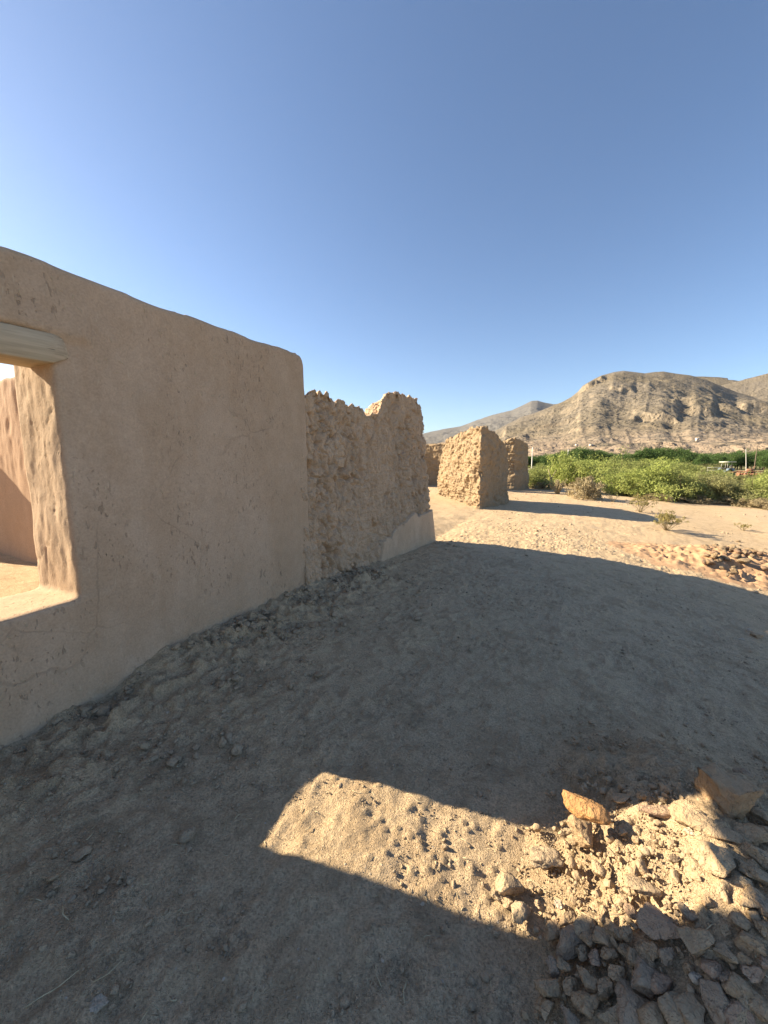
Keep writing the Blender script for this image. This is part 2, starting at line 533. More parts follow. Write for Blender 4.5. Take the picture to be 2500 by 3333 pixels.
# ------------------------------------------------------------------ terrain
CX = np.array([-60, -2.5, -.5, 0, .8, 1.6, 2.6, 3.3, 4.0, 4.65, 5.5, 7, 10, 20, 60])
CZ = np.array([.25, .22, .06, 0, -.05, -.105, -.175, -.26, -.36, -.44, -.60, -.90, -1.2, -1.3, -1.3])
FY = np.array([-5, .7, 1.25, 1.6, 2.6, 3.45, 4.3, 5.1, 6.2, 7.4, 10, 12, 18, 40])
FZ = np.array([.03, .03, .02, .15, .17, .15, .08, .02, -.06, -.13, -.05, .0, .0, .0])
SYY = np.array([-10, 0, 3, 6, 9, 13, 20, 40])
SYV = np.array([.9, .9, 1.0, 1.0, 1.0, .58, .42, .8])


def heap_h(x, y):
    """rubble heap at the lower right of the view"""
    dx = (x - 3.74) / .92; dy = (y - 1.70) / .84
    a = np.exp(-(np.abs(dx) ** 4 + np.abs(dy) ** 2.4)) * .47
    dx = (x - 3.78) / .86; dy = (y - .95) / .9
    b = np.exp(-(np.abs(dx) ** 4 + np.abs(dy) ** 2.5)) * .26
    dx = (x - 4.6) / .9; dy = (y - 2.3) / .8
    c = np.exp(-(dx * dx + dy * dy)) * .22
    return np.maximum(np.maximum(a, b), c)


def base_z(x, y):
    x = np.asarray(x, float); y = np.asarray(y, float)
    s = np.interp(y, SYY, SYV)
    z = np.interp(x, CX, CZ) * np.where(x > 0, s, 1.0)
    z = np.where(x < 0, z * sst(-6, 1, y) * .5 + z * .5, z)
    z = z + np.interp(y, FY, FZ) * np.where(x > 0, np.exp(-np.clip(x, 0, 50) / .55), np.exp(np.clip(x, -50, 0) / 1.5))
    r = np.hypot(x - 2.7, y)
    z = z - 1.3 * sst(25, 120, r) - 1.2 * sst(100, 260, r) + np.where(x < 0, -1.2 * sst(25, 60, r) , 0)
    # small spoil bank beyond the site, behind the creosote bushes
    z = z + .30 * np.exp(-(((x - 9.5) / 2.0) ** 2 + ((y - 23.5) / .9) ** 2))
    return z


def ground_z(x, y):
    x = np.asarray(x, float); y = np.asarray(y, float)
    sh = x.shape
    x = np.atleast_1d(x).ravel(); y = np.atleast_1d(y).ravel()
    z = base_z(x, y)
    p = np.stack([x, y, np.zeros_like(x)], -1)
    near = 1 - sst(8, 20, np.hypot(x - 2.7, y))
    z = z + fbm(p * .9, 3, 3) * .030 * (0.4 + .5 * near) * (1 - sst(30, 60, np.hypot(x, y)) * .5)
    z = z + fbm(p * 3.1, 3, 11) * .022 * near
    z = z + fbm(p * np.array([13, 8, 1]), 3, 23) * .009 * near
    # scuffed clods along the wall foot
    foot = np.exp(-np.abs(np.clip(x, -.2, 9) - .25) / .32) * sst(-.5, .6, y) * (1 - sst(4.2, 5.6, y)) * (x > -.3)
    z = z + foot * (np.maximum(0, fbm(p * 7, 3, 51)) * .13 + np.maximum(0, fbm(p * 22, 2, 57)) * .07)
    return z.reshape(sh) if sh else float(z[0])


def at(u, v):
    """the ground point a photograph pixel looks at"""
    d = ray(u, v); t = .5
    last = t
    while t < 4000:
        q = EYE + d * t
        if q[2] < base_z(q[0], q[1]) + heap_h(q[0], q[1]):
            a, b = last, t
            for _ in range(20):
                m = (a + b) / 2; q = EYE + d * m
                if q[2] < base_z(q[0], q[1]) + heap_h(q[0], q[1]): b = m
                else: a = m
            q = EYE + d * b
            return q
        last = t; t *= 1.02
    return EYE + d * t


def axis(segs):
    out = [segs[0][0]]
    for a, b, st in segs:
        k = max(1, int(round((b - a) / st)))
        out += list(np.linspace(a, b, k + 1)[1:])
    return np.array(out)


def geo(a, b, st, k=1.16):
    out = []; x = a
    while x < b:
        st *= k; x += st; out.append(min(x, b))
    return np.array(out)


xs = np.concatenate([-geo(14, 6000, .5)[::-1], axis([(-14, -1.2, .25), (-1.2, .0, .05), (.0, 4.6, .013), (4.6, 6, .03), (6, 10, .06), (10, 20, .25)]), geo(20, 6000, .3)])
ys = np.concatenate([-geo(6, 3000, .4)[::-1], axis([(-6, .2, .2), (.2, 3.2, .013), (3.2, 6, .022), (6, 10, .035), (10, 16, .07), (16, 40, .22)]), geo(40, 7000, .3)])
gx, gy = np.meshgrid(xs, ys)
gz = ground_z(gx, gy)
# fine crumbs of earth, only where the sheet is dense enough to carry them
pn = P3(gx.ravel(), gy.ravel())
nearm = ((gx > -.1) & (gx < 6) & (gy > .1) & (gy < 10)).ravel()
fz = gz.ravel().copy()
q = pn[nearm]
crumbs = np.maximum(0, vnoise(q * 26, 71)) ** 2 * .012 * sst(-.1, .5, vnoise(q * 2.3, 77))
f1, f2, cid = voronoi(q * 17, 81, True)
crumbs += np.maximum(0, .36 - f1) * .055 * (cid > .5) * sst(-.15, .3, vnoise(q * 1.7, 87))
# scuffs and half-trodden footprints
f1, f2, cid = voronoi((q + np.stack([fbm(q * 3, 2, 89), fbm(q * 3, 2, 90), q[:, 2]], -1) * .12) * np.array([5.2, 3.6, 1]), 91, True)
crumbs += (sst(.25, .40, f1) - sst(.40, .60, f1)) * .006 * (cid > .45) - sst(.3, .12, f1) * .005 * (cid > .45)
crumbs += fbm(q * 9, 4, 93, .65) * .009 + fbm(q * 38, 2, 95) * .005
fz[nearm] += crumbs
gv = np.stack([gx.ravel(), gy.ravel(), fz], -1)
ground = link('ground', mesh_np('ground', gv, grid_faces(len(xs), len(ys))), M['ground'])
tag(ground, 'bare tan desert dirt ground around the ruins', None, None, 'structure')


# ------------------------------------------------------------------ walls
def loft(stations):
    """stations: list of (outer_base, outer_top, inner_top, inner_base) xyz -> closed box section tube"""
    n = len(stations)
    v = np.array(stations, float).reshape(-1, 3)
    f = []
    for k in range(n - 1):
        a, b = k * 4, k * 4 + 4
        for j in range(4):
            f.append([a + j, a + (j + 1) % 4, b + (j + 1) % 4, b + j])
    f.append([0, 3, 2, 1]); e = (n - 1) * 4
    f.append([e, e + 1, e + 2, e + 3])
    return v, np.array(f)


def box_vf(x0, x1, y0, y1, z0, z1):
    return loft([((x1, y, z0), (x1, y, z1), (x0, y, z1), (x0, y, z0)) for y in (y0, y1)])


def voxel(name, parts, size):
    V = []; Fc = []; n = 0
    for v, f in parts:
        V.append(v); Fc.append(f + n); n += len(v)
    me = mesh_np('tmp', np.concatenate(V), np.concatenate(Fc), False)
    bm = bmesh.new(); bm.from_mesh(me); bmesh.ops.recalc_face_normals(bm, faces=bm.faces); bm.to_mesh(me); bm.free()
    o = bpy.data.objects.new('tmp', me); COL.objects.link(o)
    md = o.modifiers.new('r', 'REMESH'); md.mode = 'VOXEL'; md.voxel_size = size; md.use_smooth_shade = True
    dg = bpy.context.evaluated_depsgraph_get()
    out = bpy.data.meshes.new_from_object(o.evaluated_get(dg))
    bpy.data.objects.remove(o); bpy.data.meshes.remove(me)
    out.name = name
    k = len(out.vertices)
    co = np.zeros(k * 3, np.float32); no = np.zeros(k * 3, np.float32)
    out.vertices.foreach_get('co', co); out.vertex_normals.foreach_get('vector', no)
    return out, co.reshape(-1, 3).astype(float), no.reshape(-1, 3).astype(float)


def smooth_normals(me, no, it=3):
    e = np.zeros(len(me.edges) * 2, np.int32); me.edges.foreach_get('vertices', e); e = e.reshape(-1, 2)
    for _ in range(it):
        s = no.copy()
        for c in range(3):
            s[:, c] += np.bincount(e[:, 0], no[e[:, 1], c], len(no)) + np.bincount(e[:, 1], no[e[:, 0], c], len(no))
        no = s / (np.linalg.norm(s, axis=1, keepdims=True) + 1e-9)
    return no


def smooth_pos(me, co, it=2):
    e = np.zeros(len(me.edges) * 2, np.int32); me.edges.foreach_get('vertices', e); e = e.reshape(-1, 2)
    deg = np.bincount(e.ravel(), minlength=len(co))[:, None]
    for _ in range(it):
        s = np.zeros_like(co)
        for c in range(3):
            s[:, c] = np.bincount(e[:, 0], co[e[:, 1], c], len(co)) + np.bincount(e[:, 1], co[e[:, 0], c], len(co))
        co = .4 * co + .6 * s / np.maximum(deg, 1)
    return co


def finish(me, co):
    me.vertices.foreach_set('co', co.astype(np.float32).ravel()); me.update()
    me.polygons.foreach_set('use_smooth', np.ones(len(me.polygons), bool))
    return me


# ---- the plastered wall with the window opening
def top1(y):
    k = max(0.0, y - 3.31) / .13
    return 2.68 + .007 * math.sin(y * 2.1 + .4) + .006 * math.sin(y * 6.3) + .005 * math.sin(y * 13) - .12 * (1 - math.sqrt(max(0, 1 - min(k, 1) ** 2)))


def wall1_profile(y0, y1, z0, ztop=None, x0=-.56, x1=0.0, step=.06):
    st = []
    for y in np.linspace(y0, y1, max(2, int((y1 - y0) / step))):
        zt = top1(y) if ztop is None else ztop
        st.append(((x1, y, z0), (x1 - (.03 if ztop is None else 0), y, zt), (x0 + .02, y, zt - .02), (x0, y, z0)))
    return loft(st)


JY0, JY1, SILL, LINT = .615, 1.165, .742, 2.29
LB = 2.165
parts = [wall1_profile(-3.2, JY0, -.5), wall1_profile(JY1, 3.44, -.5, step=.022),
         wall1_profile(JY0 - .2, JY1 + .2, -.5, SILL), wall1_profile(JY0 - .2, JY1 + .2, LINT)]
me, co, no = voxel('plastered_wall', parts, .0135)
co = smooth_pos(me, co, 10)
# round the far upper corner a little more
no = smooth_normals(me, no, 4)
lz = sst(1.32, 1.2, co[:, 1]) * sst(.3, .2, np.abs(co[:, 2] - LB - .05)) * (co[:, 0] > -.1)
jamb = (1 - sst(.0, .07, np.abs(co[:, 1] - JY1))) * (co[:, 2] > SILL + .02) * (co[:, 2] < LINT) * (co[:, 0] < -.02)
d = fbm(co * np.array([1.6, 1.6, 1.2]), 3, 5) * .008 * (1 - .6 * sst(2.4, 2.6, co[:, 2])) + fbm(co * 6, 3, 9) * .004
d *= 1 - lz
d += jamb * (fbm(co * np.array([6, 6, 3]), 3, 15) * .007 * sst(.0, -.12, co[:, 0]) + fbm(co * np.array([20, 20, 9]), 3, 17) * .005)
jc = 1 - np.abs(vnoise(co * np.array([11, 11, 2.4]) + fbm(co * 6, 2, 18)[:, None] * .5, 19))
d -= jamb * sst(.97, .995, jc) * .006 * sst(-.04, -.1, co[:, 0])
chips = np.maximum(0, fbm(co * np.array([5, 9, 9]), 3, 44) - .25) * sst(2.56, 2.66, co[:, 2])
d -= chips * .03
low = 1 - sst(.1, .45, co[:, 2])
d -= low * np.maximum(0, fbm(co * 5, 3, 66)) * .03
co = co + no * d[:, None]
wall1 = link('plastered_wall', finish(me, co), M['plaster'])
tag(wall1, 'smooth brown mud-plastered wall with a deep window opening at left', 'wall')
mb = MB()
ly = np.linspace(.2, 1.27, 22)
st = [((-.004 - max(0, y - 1.21) * .5, y, LB - .030 + .004 * math.sin(y * 5) + max(0, y - 1.165) * .5), (-.006 - max(0, y - 1.20) * .5, y, LB + .130 + .004 * math.sin(y * 4 + 1)), (-.30, y, LB + .130), (-.30, y, LB - .03)) for y in ly]
mb.add(*loft(st))
lint = mb.build('lintel', M['lintel'], wall1)
tag(lint, 'weathered wooden lintel beam with traces of green paint')
bm = bmesh.new(); bm.from_mesh(lint.data)
bmesh.ops.bevel(bm, geom=[e for e in bm.edges if e.calc_face_angle(0) > .6], offset=.004, segments=1, affect='EDGES')
bm.to_mesh(lint.data); bm.free()
# straw fibres that stick out of the plaster
mb = MB()
for k in range(620):
    y = random.uniform(-.2, 3.38); z = random.uniform(.1, 2.6)
    if JY0 - .03 < y < JY1 + .03 and SILL - .03 < z < LINT + .03: continue
    a = random.uniform(0, pi); L = random.choice((.012, .016, .02, .026, .034))
    dx = random.uniform(-.2, .2)
    mb.tube([(.002, y - cos(a) * L / 2, z - sin(a) * L / 2), (.004 + abs(dx) * L * .5, y + cos(a) * L / 2, z + sin(a) * L / 2)], random.uniform(.0006, .0013), 4)
# lay them on the true surface: nearest front-surface vertex by coarse lookup
front = co[co[:, 0] > -.1]
key = {}
for c in front:
    key[(int(c[1] * 40), int(c[2] * 40))] = c[0]
for vv in mb.v:
    k = (int(vv[:, 1].mean() * 40), int(vv[:, 2].mean() * 40))
    vv[:, 0] += key.get(k, 0.0)
fib = mb.build('straw_fibres', M['straw'], wall1)
fib['kind'] = 'stuff'

# ---- eroded wall beyond it
TY = np.array([3.2, 3.46, 3.75, 4.0, 4.25, 4.5, 4.62, 4.75, 4.95, 5.05, 5.2, 5.32, 5.5, 5.7, 5.9, 6.2, 6.45, 6.66, 6.80, 6.90, 7.02])
TZ = np.array([2.30, 2.33, 2.37, 2.33, 2.30, 2.31, 2.33, 2.23, 2.185, 2.22, 2.33, 2.50, 2.62, 2.67, 2.675, 2.66, 2.64, 2.65, 2.56, 2.42, 2.17])
st = []
for y in np.linspace(3.3, 7.02, 74):
    zt = float(np.interp(y, TY, TZ)) + .020 * math.sin(y * 23) + .008 * math.sin(y * 37 + 1) + random.uniform(-.006, .006)
    k = sst(6.0, 7.0, y)
    st.append(((.05 + .07 * k, y + .40 * k, -.6), (-.05, y, zt), (-.45, y, zt - .26), (-.62, y + .2 * k, -.6)))
me, co, no = voxel('eroded_adobe_wall', [loft(st)], .0105)
co = smooth_pos(me, co, 2)
no = smooth_normals(me, no, 4)
W = np.stack([fbm(co * 4, 2, 91), fbm(co * 4, 2, 92), fbm(co * 4, 2, 93)], -1) * .06
cq = (co + W) * np.array([1, 1, .42])
region = .35 + .65 * np.maximum(1 - sst(4.4, 4.75, co[:, 1]), sst(5.45, 5.75, co[:, 1]))
region = np.maximum(region, sst(2.05, 2.2, co[:, 2]))
f1, f2, cid = voronoi(cq * 12, 101)
crack = 1 - sst(.0, .13, f2 - f1)
f1b, f2b, cidb = voronoi((co + W * .35) * np.array([1, 1, .42]) * 22, 103)
crackb = 1 - sst(.0, .2, f2b - f1b)
msk = sst(-.15, .25, fbm(co * 3.2, 3, 105))
d = fbm(co * np.array([4, 4, 2.2]), 4, 107) * .022
d += (cid - .5) * .024 * region
d -= crack * .05 * region * (.25 + .75 * msk)
d -= crackb * .022 * (.4 + .6 * region)
d += fbm(co * np.array([20, 20, 9]), 3, 109) * .024
f1c, f2c, cidc = voronoi((co + W * .8) * np.array([1, 1, .33]) * 4.6 + 7.7, 115)
big = 1 - sst(.01, .11, f2c - f1c)
d -= big * .095 * np.sqrt(region) * sst(-.2, .1, fbm(co * 2.6, 2, 117))
f1d, f2d, cidd = voronoi((co + W) * np.array([1, 1, .36]) * 11 + 3.3, 119)
d -= (1 - sst(.02, .22, f2d - f1d)) * .05 * np.sqrt(region) * sst(-.15, .15, fbm(co * 4, 2, 121))
hole = np.maximum(0, vnoise(co * np.array([8, 8, 4]), 111) - .55)
d -= hole * .11 * region
# faint courses of adobe bricks in the middle
br = np.abs(((co[:, 2] + .01 * np.sin(co[:, 1] * 9)) / .115) % 1 - .5)
d -= sst(.40, .48, br) * .012 * (1.25 - region)
row = np.floor(co[:, 2] / .115)
bv = np.abs((co[:, 1] / .24 + (row % 2) * .5) % 1 - .5)
d -= sst(.45, .49, bv) * .010 * (1.25 - region)
topm = sst(.25, .6, no[:, 2])
d *= 1 - .6 * topm
d += topm * np.round(vnoise(co * np.array([5, 5, 0.01]), 120) * 2) * .02
# the patch of smooth plaster left at the foot of the far end
pl_top = np.interp(co[:, 1], [4.9, 5.15, 5.35, 5.8, 6.3, 6.6, 7.6], [-.5, .30, .37, .47, .60, .56, .58]) + fbm(co * 5, 4, 131) * .09 - np.maximum(0, vnoise(co * 9, 132) - .3) * .10
inp = sst(-.012, .012, pl_top - co[:, 2]) * (co[:, 0] > -.25)
edge = np.exp(-((pl_top - co[:, 2] + .02) / .022) ** 2) * (co[:, 1] > 4.9) * (co[:, 0] > -.25)
d = d * (1 - inp) + inp * (.020 + fbm(co * 2, 2, 133) * .012 + fbm(co * 9, 3, 134) * .004) - edge * .03
d += (fbm(co * np.array([52, 52, 20]), 2, 137) * .020 - np.maximum(0, vnoise(co * np.array([26, 26, 9]), 138) - .35) * .045) * (1 - inp) * (1 - .8 * topm)
co = co + no * d[:, None]
wall2 = link('eroded_adobe_wall', finish(me, co), M['adobe'])
tag(wall2, 'crumbling grey-brown adobe wall with a jagged dipped top, joined to the plastered wall', 'wall')


# ---- corner fragment farther on
def path_wall(pts, thick, tops, base=-.6, batter=.08, jag=.03, n=30, side=1, inner=None):
    """pts: outer-face plan polyline; the wall's body lies on its left (side=1) or right (-1)"""
    pts = np.array(pts, float); tops = np.array(tops, float)
    seg = np.linalg.norm(np.diff(pts, axis=0), axis=1); s = np.concatenate([[0], np.cumsum(seg)])
    u = np.unique(np.concatenate([np.linspace(0, s[-1], n), s]))
    st = []
    for q in u:
        p = np.array([np.interp(q, s, pts[:, 0]), np.interp(q, s, pts[:, 1])])
        e = min(.3, s[-1] / 8)
        def nrm(qq):
            k = min(np.searchsorted(s, qq, 'right') - 1, len(seg) - 1); k = max(k, 0)
            t = (pts[k + 1] - pts[k]) / seg[k]
            return np.array([-t[1], t[0]]) * side
        nn = nrm(max(q - 1e-3, 0)) + nrm(min(q + 1e-3, s[-1])); l2 = nn @ nn / 2
        nn = nn / max(l2, .4)
        zt = np.interp(q, s, tops) + random.uniform(-jag, jag)
        ob = p - nn * batter; ib = p + nn * (thick + batter * .6); it = p + nn * (thick - .08)
        if inner is not None:
            ib = np.array(inner[0]) + (np.array(inner[1]) - np.array(inner[0])) * q / s[-1]; it = ib * .9 + p * .1
        st.append(((*ob, base), (*p, zt), (*it, zt - random.uniform(0, jag)), (*ib, base)))
    return loft(st)


def rough(co, no, rub, seed, amp=1.0, cell=5.0, sc=(1, 1, 1)):
    w = np.stack([fbm(co * 3, 2, seed + 1), fbm(co * 3, 2, seed + 2), fbm(co * 3, 2, seed + 3)], -1) * .08
    f1, f2, cid = voronoi((co + w) * np.array(sc) * cell, seed)
    stone = sst(0, .35, f2 - f1)
    d = (stone * .06 - .03 + (cid - .5) * .05) * rub
    zc = (co[:, 2] + w[:, 2] * 1.1 + .05 * vnoise(co * 1.6, seed + 31)) / .15; rw = np.floor(zc)
    al = (co[:, 0] - co[:, 1]) * .7 + w[:, 0] * 1.4
    cc = al / .26 + _hash(rw.astype(np.int64), rw.astype(np.int64) * 0, rw.astype(np.int64) * 0, seed)
    gro = np.maximum(sst(.34, .48, np.abs(zc % 1 - .5)), sst(.40, .49, np.abs(cc % 1 - .5)))
    bid = _hash(np.floor(cc).astype(np.int64), rw.astype(np.int64), rw.astype(np.int64) * 0, seed + 3)
    d = d * .55 + ((bid - .5) * .06 - gro * .05 * sst(-.35, .25, fbm(co * 2.4, 2, seed + 33))) * rub * sst(.5, .9, co[:, 2])
    d += fbm(co * 4, 4, seed + 5) * .05 + fbm(co * 14, 3, seed + 7) * .022
    f1, f2, cid = voronoi((co + w) * np.array(sc) * cell * 2.3, seed + 20)
    d += (sst(0, .3, f2 - f1) * .03 - .015) * rub
    return d * amp


A, B, D = (-.16, 12.15), (.25, 14.6), (-2.28, 14.25)
w3 = path_wall([D, (-2.07, 14.05), (-1.72, 13.71), (-1.2, 13.2), (-.75, 12.75), (-.55, 12.55), A, (.07, 13.2), (.17, 13.9), B], .62, [.9, 1.75, 2.22, 2.40, 2.42, 2.56, 2.58, 2.40, 2.15, 1.80], batter=.10, jag=.05, n=40, side=1, inner=((-2.15, 14.75), (-.35, 14.85)))
me, co, no = voxel('ruined_wall_corner', [w3], .022)
co = smooth_pos(me, co, 3); no = smooth_normals(me, no, 4)
rub = .42 + .58 * sst(.25, -.05, no[:, 0])
d = rough(co + 5.37, no, rub * (.75 + .5 * (1 - sst(.3, .9, co[:, 2]))), 201, 1.0, 3.7, (.85, .85, 1.55))
foot = 1 - sst(-.1, .35, co[:, 2])
d = d + fbm(co * 1.7 + 9, 3, 205) * .10
d = d - np.maximum(0, fbm(co * np.array([7, 7, 5]), 3, 207) - .1) * .12
co = co + no * (d + foot * .09)[:, None]
wall3 = link('ruined_wall_corner', finish(me, co), M['adobe_warm'])
tag(wall3, 'sunlit rubble-stone corner of a ruined wall with a peaked top and shaded right side', 'wall')

# ---- smaller fragment behind it
w4 = path_wall([(-3.6, 19.6), (-1.6, 19.75), (-.30, 19.8), (-.05, 20.3), (.12, 21.3)], .7, [2.1, 2.28, 2.52, 2.45, 2.30], batter=.14, jag=.05, n=40, side=1)
me, co, no = voxel('ruined_wall_stub', [w4], .03)
co = smooth_pos(me, co, 3); no = smooth_normals(me, no, 4)
pl = (1 - sst(.75, .9, co[:, 2] + .1 * fbm(co * 4, 2, 8))) * 1.0
d = rough(co + 5.37, no, (.35 + .65 * sst(.4, .0, no[:, 0])), 231, 1.0, 3.8, (.85, .85, 1.5)) * (1 - .75 * pl) + pl * .03
d = d + fbm(co * 1.9 + 4, 3, 235) * .10 - np.maximum(0, fbm(co * np.array([6, 6, 5]), 3, 237) - .1) * .12 * (1 - pl)
co = co + no * (d + .05 * (1 - sst(-.1, .3, co[:, 2])))[:, None]
wall4 = link('ruined_wall_stub', finish(me, co), M['adobe_warm'])
tag(wall4, 'smaller sunlit ruined wall end standing behind the peaked rubble corner', 'wall')

# ---- cross wall farther left, half in shade
w5 = path_wall([(-9.0, 18.1), (-4.2, 18.25), (-1.9, 18.35)], .6, [2.4, 2.25, 2.35], batter=.06, jag=.04, n=40, side=1)
me, co, no = voxel('far_cross_wall', [w5], .035)
co = smooth_pos(me, co, 3); no = smooth_normals(me, no, 3)
co = co + no * rough(co, no, 1, 251, .8)[:, None]
wall5 = link('far_cross_wall', finish(me, co), M['adobe_warm'])
tag(wall5, 'half-shaded adobe wall glimpsed between the eroded wall and the rubble corner', 'wall')
# the west wall of the same ruined room, which throws the slanting shade on it
w6 = path_wall([(-6.4, 16.6), (-6.4, 18.15)], .55, [3.0, 3.0], batter=.05, jag=.05, n=20, side=1)
me, co, no = voxel('room_side_wall', [w6], .05)
co = co + smooth_normals(me, no, 3) * rough(co, no, 1, 271, .6)[:, None]
wall6 = link('room_side_wall', finish(me, co), M['adobe_warm'])
tag(wall6, 'adobe side wall that shades the wall behind the rubble corner', 'wall')

# ---- inner wall seen through the window
w7 = path_wall([(-6.6, 2.27), (-.45, 2.27)], .5, [2.60, 2.60], batter=.04, jag=.012, n=60, side=1)
me, co, no = voxel('inner_cross_wall', [w7], .02)
co = smooth_pos(me, co, 6); no = smooth_normals(me, no, 3)
up = sst(1.0, 1.6, co[:, 2])
d = fbm(co * np.array([2, 2, 1.2]), 3, 301) * .02 + up * (fbm(co * np.array([6, 6, 2.4]), 4, 303) * .020 - np.maximum(0, vnoise(co * np.array([9, 9, 3]), 305) - .5) * .04)
co = co + no * d[:, None]
wall7 = link('inner_cross_wall', finish(me, co), M['adobe_inner'])
tag(wall7, 'pinkish inner adobe wall seen through the window opening, lower half in shade', 'wall')
w8 = path_wall([(-6.35, 1.50), (-6.35, 2.25)], .5, [2.62, 2.62], batter=.03, jag=.012, n=12, side=1)
me, co, no = voxel('inner_pier', [w8], .03)
co = smooth_pos(me, co, 3)
wall8 = link('inner_pier', finish(me, co + no * fbm(co * 4, 3, 311)[:, None] * .03), M['adobe_inner'])
tag(wall8, 'short adobe pier of the room behind the window, west end of the inner wall', 'wall')


# ------------------------------------------------------------------ rocks
def ico(sub):
    bm = bmesh.new(); bmesh.ops.create_icosphere(bm, subdivisions=sub, radius=1)
    v = np.array([x.co for x in bm.verts]); f = np.array([[q.index for q in x.verts] for x in bm.faces]); bm.free()
    return v, f


ICO2, ICO3, ICO4 = ico(2), ico(3), ico(4)
ICO1 = ico(1)


def rock_verts(base, seed, planes=14, rough_a=.06, round_=0.0, cut=(.38, .85)):
    r = np.random.default_rng(seed)
    v = base.copy()
    for k in range(planes):
        n = r.normal(size=3); n /= np.linalg.norm(n)
        dd = r.uniform(*cut)
        s = v @ n - dd
        v = np.where((s > 0)[:, None], v - np.outer(s, n) * (1 - round_), v)
    off = r.uniform(0, 50, 3)
    nn = v / (np.linalg.norm(v, axis=1, keepdims=True) + 1e-9)
    v = v + nn * (fbm(v * 2.2 + off, 3, seed % 97) * rough_a * 1.6 + fbm(v * 7 + off, 3, seed % 89) * rough_a)[:, None]
    v /= np.abs(v).max(0)
    return v


def make_rock(name, loc, dims, rz, mat, label, seed, group=None, tilt=(0, 0), rough_a=.085, planes=14, cat='rock', round_=0.0, sink=.22, base=ICO4):
    v = rock_verts(base[0], seed, planes, rough_a, round_) * np.array(dims) / 2
    o = link(name, mesh_np(name, v, base[1]), mat)
    o.rotation_euler = (tilt[0], tilt[1], rz)
    o.location = (loc[0], loc[1], loc[2] + dims[2] * (.5 - sink))
    tag(o, label, cat, group)
    return o


# rubble heap body: an earth mound on top of the ground sheet
hx = np.linspace(1.7, 6.2, 370); hy = np.linspace(-.7, 4.3, 400)
hgx, hgy = np.meshgrid(hx, hy)
hh = heap_h(hgx, hgy).ravel()
p = P3(hgx.ravel(), hgy.ravel())
hz = ground_z(hgx, hgy).ravel() + hh - .03
hh = hh * (1 + .5 * fbm(p * 2.6, 3, 399)) - .012
m = sst(.02, .12, hh)
hz += m * (fbm(p * 4, 3, 401) * .07 + fbm(p * 13, 3, 403) * .03)
f1, f2, cid = voronoi(p * 14, 405, True)
hz += m * np.maximum(0, .5 - f1) * .07 * (cid > .35)
f1, f2, cid = voronoi(p * 34, 407, True)
hz += m * np.maximum(0, .5 - f1) * .03 * (cid > .3)
HF = grid_faces(370, 400); HF = HF[(hh[HF] > .012).all(1)]
heap = link('rubble_heap', mesh_np('rubble_heap', np.stack([hgx.ravel(), hgy.ravel(), hz], -1), HF), M['ground'])
tag(heap, 'low heap of crumbled earth holding the stones at the lower right', 'heap')

FWD = np.array([-sin(YAW) * cos(PITCH), cos(YAW) * cos(PITCH), -sin(PITCH)])
DEPTH = lambda q: float((np.asarray(q) - EYE) @ FWD)


def px_rock(name, u, v, w, h, ang, mat, label, group=None, thick=.6, seed=None, **kw):
    """stone seen at pixel centre (u,v), w x h pixels, its long axis turned by ang degrees in the picture"""
    q = at(u, v + h * .25)
    s = DEPTH(q) / F * .92
    L, S = w * s * 1.12, h * s * 1.2
    seed = seed if seed is not None else int(u * 7 + v * 3) % 9973
    rz = -YAW * -1 + radians(-ang) * 1.0
    dims = (L, S, min(L, S) * thick)
    return make_rock(name, q, dims, rz, mat, label, seed, group, **kw)


